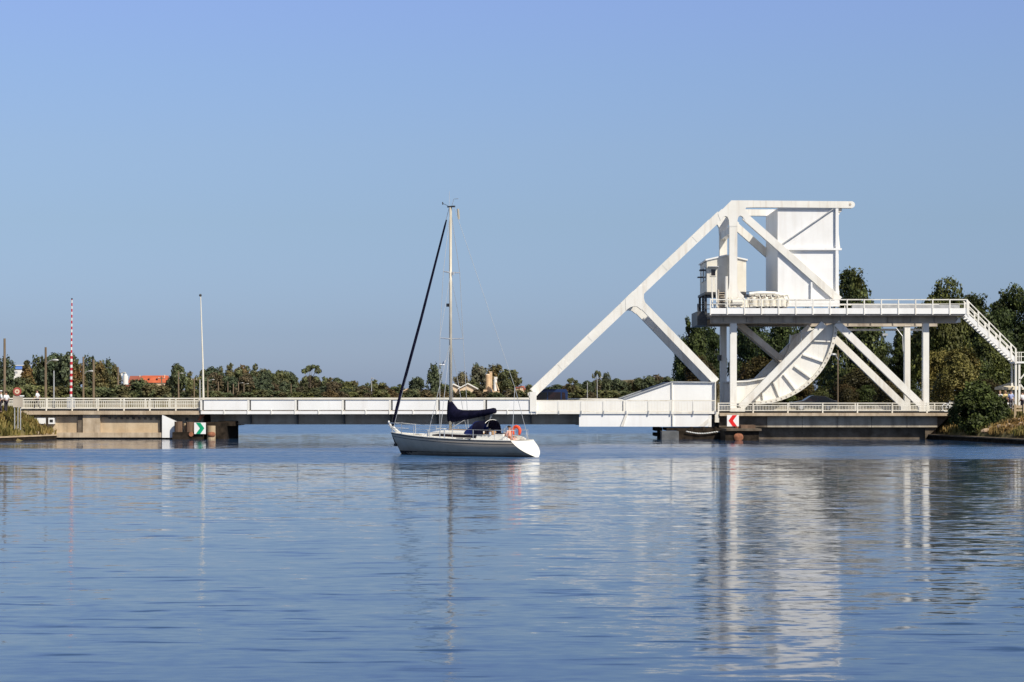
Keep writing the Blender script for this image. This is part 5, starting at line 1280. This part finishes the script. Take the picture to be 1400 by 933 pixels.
for s in (1, -1):
    for x, y in ((1.15, 1.28), (0.35, 1.1), (0.12, 0.6)): m.tube([(x, y * s, sheer(x) - 0.02), (x, y * s, zs(0.4))], 0.02, 6)
Y('pushpit', m, 'stainless')
for s in (1, -1):
    for x in (2.6, 4.1, 5.9, 7.4):
        Y('stanchion', MB().tube([(x, (smooth_half(x) - 0.06) * s, sheer(x)), (x, (smooth_half(x) - 0.06) * s, zs(x))], 0.02, 6), 'stainless')
    for dz in (0.62, 0.33):
        Y('guard_wire', MB().tube([(x, (smooth_half(x) - 0.06) * s if x > 1.2 and x < 8.7 else (1.28 if x < 2 else 0.72) * s, sheer(x) + dz) for x in (1.15, 2.6, 4.1, 5.9, 7.4, 8.7)], 0.011, 5), 'wire')
for x in (3.0, 3.6): Y('mooring_cleat', MB().box(x - 0.25, x + 0.2, 1.45, 1.56, sheer(x) + 0.02, sheer(x) + 0.09), 'dark_steel')
# horseshoe lifebuoy hanging on the port quarter rail (a thing of its own)
def yw(x, y, z):
    c, s = math.cos(YA), math.sin(YA); return (XS + c * x - s * y, YS + s * x + c * y, z)
lb = thing('lifebuoy', 'orange horseshoe lifebuoy hanging on the stern rail of the yacht', 'lifebuoy', yw(0.3, 0.2, 1.2)); lb.rotation_euler = (0, 0, YA)
pts = []
for k in range(17):
    a = R(-35 + 250 * k / 16); pts.append((0.26 * math.cos(a), 0.0, 0.36 + 0.26 * math.sin(a) - (0.08 if k in (0, 16) else 0)))
MB().tube(pts, [0.07] + [0.095] * 15 + [0.07], 10).build('float', 'orange_foam', lb, world=False, smooth=True)
m = MB()
for a in (20, 90, 160): m.tube([(0.26 * math.cos(R(a)) - 0.02, 0, 0.36 + 0.26 * math.sin(R(a))), (0.26 * math.cos(R(a)) + 0.03, 0, 0.36 + 0.26 * math.sin(R(a)))], 0.10, 10)
m.build('band', 'orange_foam', lb, world=False)
# helmsman
person('person in a salmon top sitting at the stern of the yacht beside the orange lifebuoy', yw(0.72, 0.35, 0.15), YA + PI, 'cloth_pink', 'cloth_pink', 'hair_dark', 'sit', 1.70)
# ------------------------------------------------------------------ trees
def leaf_cloud(rs, lobes, n, size, gap=0.0, freq=0.5, up=0.0, deep=0.35):
    """many small leaf-clump faces spread through a set of ellipsoid lobes"""
    areas = np.array([(l[3] * l[4] + l[4] * l[5] + l[3] * l[5]) for l in lobes]); pr = areas / areas.sum()
    which = rs.choice(len(lobes), n, p=pr); L = np.array(lobes)[which]
    u = rs.normal(size=(n, 3)); u /= np.linalg.norm(u, axis=1)[:, None]
    rad = 1.0 - deep * rs.random(n) ** 1.6 + 0.10 * rs.normal(size=n)
    P_ = L[:, :3] + u * L[:, 3:6] * rad[:, None]
    if gap:
        keep = np.array([mnoise.noise(Vector(p) * freq) > -gap_inv(gap) for p in P_]); P_ = P_[keep]; u = u[keep]; n = len(P_)
    nr = u * 1.0 + rs.normal(size=(n, 3)) * 0.55 + np.array([0, 0, 0.35 + up])
    nr /= np.linalg.norm(nr, axis=1)[:, None]
    t = np.cross(nr, rs.normal(size=(n, 3))); t /= np.linalg.norm(t, axis=1)[:, None] + 1e-9
    if up: t = t + np.array([0, 0, up]); t /= np.linalg.norm(t, axis=1)[:, None]
    b = np.cross(nr, t)
    s = size * (0.55 + 0.9 * rs.random(n))[:, None]
    a_, c_ = t * s * 0.62, b * s * 0.40
    V = np.stack([P_ - a_, P_ - c_ * 0.9 + a_ * 0.15, P_ + a_ * 1.1, P_ + c_ * 1.1 + a_ * 0.05], 1).reshape(-1, 3)
    return V
def gap_inv(g): return 0.30 - g
def crown_obj(name, mat, V, parent):
    n = len(V) // 4
    me = bpy.data.meshes.new(name); me.vertices.add(len(V)); me.vertices.foreach_set('co', V.astype(np.float32).ravel())
    me.loops.add(4 * n); me.loops.foreach_set('vertex_index', np.arange(4 * n, dtype=np.int32))
    me.polygons.add(n); me.polygons.foreach_set('loop_start', np.arange(0, 4 * n, 4, dtype=np.int32))
    me.update(calc_edges=True); me.materials.append(MATS[mat])
    o = bpy.data.objects.new(name, me); COL.objects.link(o); o.parent = parent; return o
def lobes_for(kind, rs):
    H, Wd = 10.0, 8.0
    L = []
    if kind == 'poplar':        # broad upright crown with pointed tufts
        for i in range(26):
            a = rs.random() * 2 * PI; r = math.sqrt(rs.random()) * 2.6; z = 1.9 + rs.random() * 6.9
            r *= (1.0 if z < 6 else 1.0 - (z - 6) * 0.16)
            k = 1.05 + 0.4 * rs.random()
            L.append((r * math.cos(a), r * math.sin(a), z, 0.98 * k, 0.98 * k, 1.25 * k))
        for i in range(9):
            a = rs.random() * 2 * PI; r = rs.random() * 1.9; L.append((r * math.cos(a), r * math.sin(a), 8.7 + rs.random() * 0.7, 0.42, 0.42, 0.8))
        L.append((0, 0, 4.5, 2.3, 2.3, 3.6))
    elif kind == 'round':
        L.append((0, 0, 5.6, 2.6, 2.6, 3.0))
        for i in range(24):
            a = rs.random() * 2 * PI; el = rs.uniform(-0.7, 1.35); k = 0.75 + 0.75 * rs.random()
            L.append((2.7 * math.cos(a) * math.cos(el), 2.7 * math.sin(a) * math.cos(el), 5.7 + 3.3 * math.sin(el), k * 1.15, k * 1.15, k))
    elif kind == 'spread':      # wide, uneven crown
        for i in range(22):
            a = rs.random() * 2 * PI; r = math.sqrt(rs.random()) * 3.1; z = 3.0 + rs.random() * 4.4 + (1.4 if r < 1.5 else 0)
            k = 0.9 + 0.8 * rs.random(); L.append((r * math.cos(a), r * math.sin(a), z, k * 1.25, k * 1.25, k * 0.85))
        L.append((0.4, 0, 4.4, 2.6, 2.6, 2.6))
    elif kind == 'conifer':
        for i in range(46):
            z = 0.8 + 9.0 * (i / 46.0); r = 3.1 * (1 - (z - 0.8) / 9.4) ** 0.85; a = i * 2.4
            L.append((r * 0.6 * math.cos(a), r * 0.6 * math.sin(a), z, 0.5 + r * 0.34, 0.5 + r * 0.34, 0.5))
    elif kind == 'airy':
        for i in range(15):
            a = rs.random() * 2 * PI; r = math.sqrt(rs.random()) * 3.2; z = 4.6 + rs.random() * 4.6; k = 0.5 + 0.55 * rs.random()
            L.append((r * math.cos(a), r * math.sin(a), z, k * 1.4, k * 1.4, k * 0.8))
    elif kind == 'bush':
        L.append((0, 0, 3.6, 3.0, 3.0, 3.6))
        for i in range(22):
            a = rs.random() * 2 * PI; el = rs.uniform(-0.4, 1.4); k = 0.9 + 0.9 * rs.random()
            L.append((2.7 * math.cos(a) * math.cos(el), 2.7 * math.sin(a) * math.cos(el), 3.4 + 4.9 * math.sin(el), k, k, k * 1.2))
    return L
def make_tree(name, kind, mat, seed, n, size, gap=0.0, freq=0.45, up=0.0, bare=False):
    rs = np.random.RandomState(seed); L = lobes_for(kind, rs)
    t = thing(name, 'tree', 'tree', (0, 0, 0))
    m = MB(); top = {'bush': 4.0, 'airy': 8.5}.get(kind, 7.0); r0 = {'bush': 0.16, 'airy': 0.24}.get(kind, 0.3)
    m.tube([(0, 0, -0.4), (0.05, 0.03, 1.2), (-0.08, 0.05, top * 0.5), (0.1, 0, top)], [r0 * 1.25, r0, r0 * 0.7, r0 * 0.15], 8)
    for i in range(min(len(L), 14)):
        l = L[-1 - i]; z0 = min(top * 0.85, max(1.0, l[2] * 0.5)); 
        m.tube([(0, 0.02, z0), (l[0] * 0.5, l[1] * 0.5, (z0 + l[2]) / 2 + 0.2), (l[0], l[1], l[2])], [r0 * 0.42, r0 * 0.26, r0 * 0.08], 6)
    m.build('trunk', 'bark', t, smooth=True)
    V = leaf_cloud(rs, L, n, size, gap, freq, up)
    zmax = np.percentile(V[:, 2], 99.7); w_ = np.percentile(np.abs(V[:, 0]), 99.0) * 2
    crown_obj('crown', mat, V, t)
    t['_h'] = float(zmax); t['_w'] = float(w_)
    return t
PROTO = {}; used = set()
def proto(key):
    if key not in PROTO: PROTO[key] = make_tree(*SPEC[key])
    return PROTO[key]
SPEC = {   # name, crown kind, material, seed, leaf faces, leaf size (10 m tall prototype), gaps
    'poplar_a': ('poplar_tree', 'poplar', 'leaf_dark', 11, 24000, 0.235, 0.05, 0.5, 0.35),
    'poplar_b': ('poplar_tree', 'poplar', 'leaf_mid', 12, 24000, 0.235, 0.05, 0.5, 0.35),
    'round_a': ('broadleaf_tree', 'round', 'leaf_dark', 13, 22000, 0.235, 0.04, 0.5),
    'spread_a': ('broadleaf_tree', 'spread', 'leaf_dark', 14, 22000, 0.235, 0.04, 0.5),
    'spread_m': ('broadleaf_tree', 'spread', 'leaf_mid', 15, 22000, 0.235, 0.04, 0.5),
    'conifer_a': ('conifer_tree', 'conifer', 'leaf_dark', 16, 20000, 0.235, 0.04, 0.6),
    'bush_o': ('autumn_shrub', 'bush', 'leaf_olive', 17, 18000, 0.27, 0.08, 0.5, 0.4),
    'bush_r': ('autumn_shrub', 'bush', 'leaf_rust', 18, 17000, 0.27, 0.06, 0.5),
    'bush_m': ('shrub', 'bush', 'leaf_mid', 19, 17000, 0.27, 0.06, 0.5),
    'bush_near': ('shrub', 'bush', 'leaf_dark', 20, 15000, 0.40, 0.06, 0.4),
    'far_round': ('broadleaf_tree', 'round', 'leaf_far', 21, 3600, 0.60, 0.06, 0.4),
    'far_round2': ('broadleaf_tree', 'round', 'leaf_far_dark', 22, 3600, 0.60, 0.06, 0.4),
    'far_spread': ('broadleaf_tree', 'spread', 'leaf_far', 23, 3600, 0.60, 0.06, 0.4),
    'far_brown': ('broadleaf_tree', 'spread', 'leaf_far_brown', 24, 3600, 0.60, 0.06, 0.4),
    'far_poplar': ('poplar_tree', 'poplar', 'leaf_far_dark', 25, 4200, 0.55, 0.06, 0.4, 0.4),
    'far_olive': ('poplar_tree', 'poplar', 'leaf_far_olive', 26, 4200, 0.55, 0.06, 0.4, 0.4),
    'far_airy': ('broadleaf_tree', 'airy', 'leaf_far', 27, 1900, 0.55, 0.1, 0.4),
    'far_pale': ('broadleaf_tree', 'spread', 'leaf_far_pale', 28, 3000, 0.55, 0.1, 0.4),
    'far_bush': ('shrub', 'bush', 'leaf_far', 29, 2400, 0.85, 0.06, 0.4),
    'far_bush_b': ('autumn_shrub', 'bush', 'leaf_far_brown', 30, 2400, 0.85, 0.06, 0.4),
    'far_conifer': ('conifer_tree', 'conifer', 'leaf_far_olive', 31, 4000, 0.55, 0.05, 0.5),
}
trnd = random.Random(77)
def plant(key, px, top, w_px, D, label, group=None, zb=None, cat=None):
    p = proto(key)
    t = p if key not in used else copy_tree(p)
    used.add(key)
    x = gx(px, D); z0 = ground_z(x, D) - 0.15 if zb is None else zb
    H = gz(top, D) - z0; Wd = w_px * D / F
    t.location = (x, D, z0); t.rotation_euler = (0, 0, trnd.uniform(0, 2 * PI))
    t.scale = (Wd / p['_w'], Wd / p['_w'], H / p['_h'])
    t['label'] = label; t['category'] = cat or ('shrub' if 'shrub' in t.name else 'tree')
    if group: t['group'] = group
    elif 'group' in t: del t['group']
    return t
# right bank, behind the bridge
plant('poplar_a', 948, 436, 44, 400, 'dark upright tree left of the bridge support posts')
plant('round_a', 968, 446, 50, 415, 'dark broad tree directly behind the lower truss diagonal')
plant('bush_r', 958, 488, 46, 395, 'brownish shrub under the dark trees behind the lower truss diagonal')
plant('spread_a', 1029, 428, 60, 345, 'dark tree seen under the platform just right of the near support post')
plant('spread_a', 1072, 424, 62, 330, 'dark tree behind the curved rolling girder, under the platform centre')
plant('round_a', 1108, 424, 58, 318, 'dark round tree behind the upper end of the curved girder')
plant('bush_r', 1040, 487, 62, 330, 'rusty brown shrub low behind the near support post')
plant('bush_o', 1092, 505, 50, 300, 'olive shrub below the curved rolling girder')
plant('poplar_b', 1168, 371, 80, 240, 'tall tufted tree rising beside the counterweight above the platform')
plant('bush_r', 1172, 506, 70, 232, 'reddish shrub below the tall tufted tree beside the counterweight')
plant('bush_m', 1140, 500, 60, 262, 'dark green shrub behind the slim wooden pole')
plant('spread_a', 1205, 470, 36, 250, 'low dark tree between the tall tufted tree and the pointed conifer')
plant('conifer_a', 1232, 446, 44, 245, 'dark pointed conifer behind the rear support posts')
plant('spread_m', 1292, 384, 86, 235, 'broad green tree standing over the right end of the platform')
plant('poplar_b', 1334, 405, 80, 262, 'green tree behind the top of the staircase')
plant('round_a', 1384, 394, 80, 275, 'dark round tree above the lower half of the staircase')
plant('spread_a', 1420, 402, 84, 270, 'dark tree cut by the right frame edge')
plant('spread_a', 1358, 424, 64, 258, 'dark tree filling the gap behind the middle of the staircase')
plant('spread_m', 1262, 446, 58, 255, 'green tree seen between and behind the rear support posts')
plant('bush_o', 1284, 480, 56, 205, 'olive yellow shrub right of the rear support posts')
plant('bush_o', 1309, 478, 72, 198, 'golden olive shrub behind the round dark bush')
plant('bush_m', 1352, 462, 60, 222, 'dull green shrub below the middle of the staircase')
plant('bush_m', 1340, 490, 50, 210, 'dull green shrub between golden shrub and staircase foot')
plant('round_a', 1385, 470, 70, 232, 'dark tree filling the space behind the staircase foot')
plant('bush_r', 1352, 520, 50, 195, 'brown shrub behind the people on the right bank')
plant('bush_r', 1215, 522, 44, 215, 'brownish shrub behind the rear diagonal braces')
plant('bush_near', 1332, 522, 60, 164.0, 'large round dark bush on the right bank edge', zb=0.5)
plant('bush_near', 1361, 541, 38, 163.0, 'smaller dark bush adjoining the large round one on its right', zb=0.5)
# left bank, behind the approach road
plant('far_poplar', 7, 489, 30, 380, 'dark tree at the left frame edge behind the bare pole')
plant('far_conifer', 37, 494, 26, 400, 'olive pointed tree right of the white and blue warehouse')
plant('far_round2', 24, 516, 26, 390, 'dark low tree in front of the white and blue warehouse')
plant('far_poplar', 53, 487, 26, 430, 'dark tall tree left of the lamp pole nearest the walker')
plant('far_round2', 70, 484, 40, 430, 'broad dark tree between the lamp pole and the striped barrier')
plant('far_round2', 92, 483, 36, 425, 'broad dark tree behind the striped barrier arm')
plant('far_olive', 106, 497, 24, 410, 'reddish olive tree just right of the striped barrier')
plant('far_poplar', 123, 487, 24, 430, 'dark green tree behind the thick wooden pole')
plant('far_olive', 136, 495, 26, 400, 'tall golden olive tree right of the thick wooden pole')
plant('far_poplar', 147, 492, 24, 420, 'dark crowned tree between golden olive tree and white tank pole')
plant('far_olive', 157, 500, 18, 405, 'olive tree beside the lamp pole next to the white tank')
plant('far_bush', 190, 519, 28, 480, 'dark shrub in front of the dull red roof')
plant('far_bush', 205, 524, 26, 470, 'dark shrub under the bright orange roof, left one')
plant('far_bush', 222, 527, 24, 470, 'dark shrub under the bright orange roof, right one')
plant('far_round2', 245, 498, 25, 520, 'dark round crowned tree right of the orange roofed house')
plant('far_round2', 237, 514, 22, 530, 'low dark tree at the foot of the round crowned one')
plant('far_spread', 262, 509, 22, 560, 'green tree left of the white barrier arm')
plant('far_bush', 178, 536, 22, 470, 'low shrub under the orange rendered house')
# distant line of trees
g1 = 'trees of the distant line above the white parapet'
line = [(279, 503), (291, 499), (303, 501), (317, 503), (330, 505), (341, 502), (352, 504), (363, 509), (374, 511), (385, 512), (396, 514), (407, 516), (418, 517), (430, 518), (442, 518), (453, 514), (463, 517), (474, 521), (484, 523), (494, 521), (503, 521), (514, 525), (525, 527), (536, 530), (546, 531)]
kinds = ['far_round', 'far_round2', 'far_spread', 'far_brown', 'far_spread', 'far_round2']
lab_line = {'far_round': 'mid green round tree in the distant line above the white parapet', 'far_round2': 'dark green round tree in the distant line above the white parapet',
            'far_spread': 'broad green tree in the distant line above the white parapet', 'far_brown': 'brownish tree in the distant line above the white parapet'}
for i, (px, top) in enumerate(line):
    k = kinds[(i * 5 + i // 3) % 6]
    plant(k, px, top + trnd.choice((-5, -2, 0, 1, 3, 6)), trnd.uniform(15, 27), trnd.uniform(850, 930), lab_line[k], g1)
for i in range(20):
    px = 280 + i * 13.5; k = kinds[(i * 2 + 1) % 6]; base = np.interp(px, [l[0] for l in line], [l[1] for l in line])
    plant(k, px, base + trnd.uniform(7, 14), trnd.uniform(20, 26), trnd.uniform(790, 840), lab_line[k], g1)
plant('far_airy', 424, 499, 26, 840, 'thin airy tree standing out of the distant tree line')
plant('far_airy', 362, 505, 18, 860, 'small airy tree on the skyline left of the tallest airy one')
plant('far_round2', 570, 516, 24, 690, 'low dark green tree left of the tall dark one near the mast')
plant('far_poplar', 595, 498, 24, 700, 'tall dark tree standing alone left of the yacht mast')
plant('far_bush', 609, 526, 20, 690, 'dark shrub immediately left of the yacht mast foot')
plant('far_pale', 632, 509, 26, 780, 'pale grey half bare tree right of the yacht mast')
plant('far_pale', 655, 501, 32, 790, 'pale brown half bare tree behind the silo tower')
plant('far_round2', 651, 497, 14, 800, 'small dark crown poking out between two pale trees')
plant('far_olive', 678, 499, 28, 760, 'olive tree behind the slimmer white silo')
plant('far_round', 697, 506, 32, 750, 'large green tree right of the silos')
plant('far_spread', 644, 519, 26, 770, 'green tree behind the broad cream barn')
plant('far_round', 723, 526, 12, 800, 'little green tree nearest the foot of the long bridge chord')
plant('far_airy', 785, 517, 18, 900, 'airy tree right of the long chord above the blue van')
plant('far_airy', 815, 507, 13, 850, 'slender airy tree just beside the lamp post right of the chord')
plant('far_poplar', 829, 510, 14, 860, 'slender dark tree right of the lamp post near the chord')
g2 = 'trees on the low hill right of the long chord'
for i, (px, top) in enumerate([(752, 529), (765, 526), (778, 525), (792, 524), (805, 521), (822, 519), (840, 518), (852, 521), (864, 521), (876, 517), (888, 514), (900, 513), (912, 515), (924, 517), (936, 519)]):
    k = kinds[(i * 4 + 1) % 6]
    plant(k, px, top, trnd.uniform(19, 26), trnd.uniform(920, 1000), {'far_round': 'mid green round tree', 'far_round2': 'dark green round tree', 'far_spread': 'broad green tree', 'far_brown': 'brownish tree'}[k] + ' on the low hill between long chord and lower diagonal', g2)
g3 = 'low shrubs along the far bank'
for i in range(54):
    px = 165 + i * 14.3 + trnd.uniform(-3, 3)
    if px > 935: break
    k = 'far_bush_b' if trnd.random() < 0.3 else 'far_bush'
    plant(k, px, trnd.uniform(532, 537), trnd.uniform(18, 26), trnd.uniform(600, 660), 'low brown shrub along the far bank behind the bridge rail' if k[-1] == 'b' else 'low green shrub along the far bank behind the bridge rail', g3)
g4 = 'low shrubs along the left bank behind the railing'
for i in range(12):
    plant('far_bush', -4 + i * 15.5, trnd.uniform(526, 533), 24, 350, 'low green shrub behind the cream railing of the left approach', g4)
g5 = 'low shrubs along the right bank behind the railing'
for i in range(9):
    plant('bush_r' if i % 2 else 'bush_m', 1012 + i * 29 + trnd.uniform(-5, 5), trnd.uniform(524, 534), 40, 226 if i > 3 else 290, ('low brown' if i % 2 else 'low green') + ' shrub behind the cream railing of the right approach', g5)

# ------------------------------------------------------------------ grass and rocks on the banks
def grass(name, label, area, n, h, seed):
    rs = random.Random(seed); V = []; 
    for i in range(n):
        x, y = area(rs); z = ground_z(x, y)
        if z < 0.45: continue
        if mnoise.noise(Vector((x * 0.8, y * 0.8, 1))) < -0.25: continue
        for k in range(3):
            a = rs.uniform(0, 2 * PI); hh = h * rs.uniform(0.5, 1.4); w_ = 0.05 + 0.05 * rs.random(); l = rs.uniform(0.1, 0.5) * hh; b = rs.uniform(0, 2 * PI)
            px, py = x + rs.uniform(-.12, .12), y + rs.uniform(-.12, .12)
            dx, dy = math.cos(a) * w_, math.sin(a) * w_
            V += [(px - dx, py - dy, z - 0.05), (px + dx, py + dy, z - 0.05), (px + dx * 0.4 + l * math.cos(b), py + dy * 0.4 + l * math.sin(b), z + hh), (px - dx * 0.4 + l * math.cos(b), py - dy * 0.4 + l * math.sin(b), z + hh)]
    o = crown_obj(name, 'grass_blades', np.array(V), None); o.parent = None
    tag(o, label, 'grass', kind='stuff')
grass('grass', 'rough yellow green grass on the sloping left bank', lambda r: (r.uniform(-50, -38.5), r.uniform(150, 170)), 5200, 0.34, 5)
grass('grass', 'rough yellow green grass on the right bank', lambda r: (lambda y: (right_edge(y) + r.uniform(0.5, 9), y))(r.uniform(146, 176)), 6500, 0.34, 6)
rrnd = random.Random(9)
def rock(px, D, size, label, grp):
    x = gx(px, D); z = ground_z(x, D)
    bm = bmesh.new(); bmesh.ops.create_icosphere(bm, subdivisions=3, radius=size)
    sd_ = rrnd.uniform(0, 50); q = (rrnd.uniform(0.9, 1.5), rrnd.uniform(0.7, 1.1), rrnd.uniform(0.5, 0.75))
    for v in bm.verts:
        k = 1 + 0.38 * mnoise.noise(v.co * (1.4 / size) + Vector((sd_, 0, 0))) + 0.12 * mnoise.noise(v.co * (4 / size) + Vector((sd_, 0, 0)))
        v.co = Vector((v.co.x * q[0] * k, v.co.y * q[1] * k, v.co.z * q[2] * k))
    me = bpy.data.meshes.new('rock'); bm.to_mesh(me); bm.free(); me.materials.append(MATS['rock'])
    o = bpy.data.objects.new('rock', me); COL.objects.link(o); o.location = (x, D, z + size * 0.2); o.rotation_euler = (0, 0, rrnd.uniform(0, 6))
    tag(o, label, 'rock', grp)
for i, (px, D, s) in enumerate([(1340, 163, .42), (1349, 161, .34), (1356, 161.5, .30), (1368, 159.5, .46), (1379, 158.8, .40), (1389, 157.6, .36), (1397, 157, .42), (1384, 161, .32), (1363, 162, .26), (1375, 161.5, .28), (1394, 160, .3)]):
    rock(px, D, s, 'pale brown boulder at the water edge right of the dark bush', 'boulders along the right bank edge')
for i, (px, D, s) in enumerate([(1262, 173.5, .3), (1270, 173, .34), (1279, 172.5, .3), (1287, 172, .36), (1295, 171, .3), (1274, 174.2, .3)]):
    rock(px, D, s, 'brown boulder on the slope left of the dark bush', 'boulders on the slope by the abutment')
for i, (px, D, s) in enumerate([(52, 170.0, .25), (57, 170.2, .2), (46, 169.6, .22)]):
    rock(px, D, s, 'small brown stone at the foot of the left grassy bank', 'stones at the foot of the left bank')
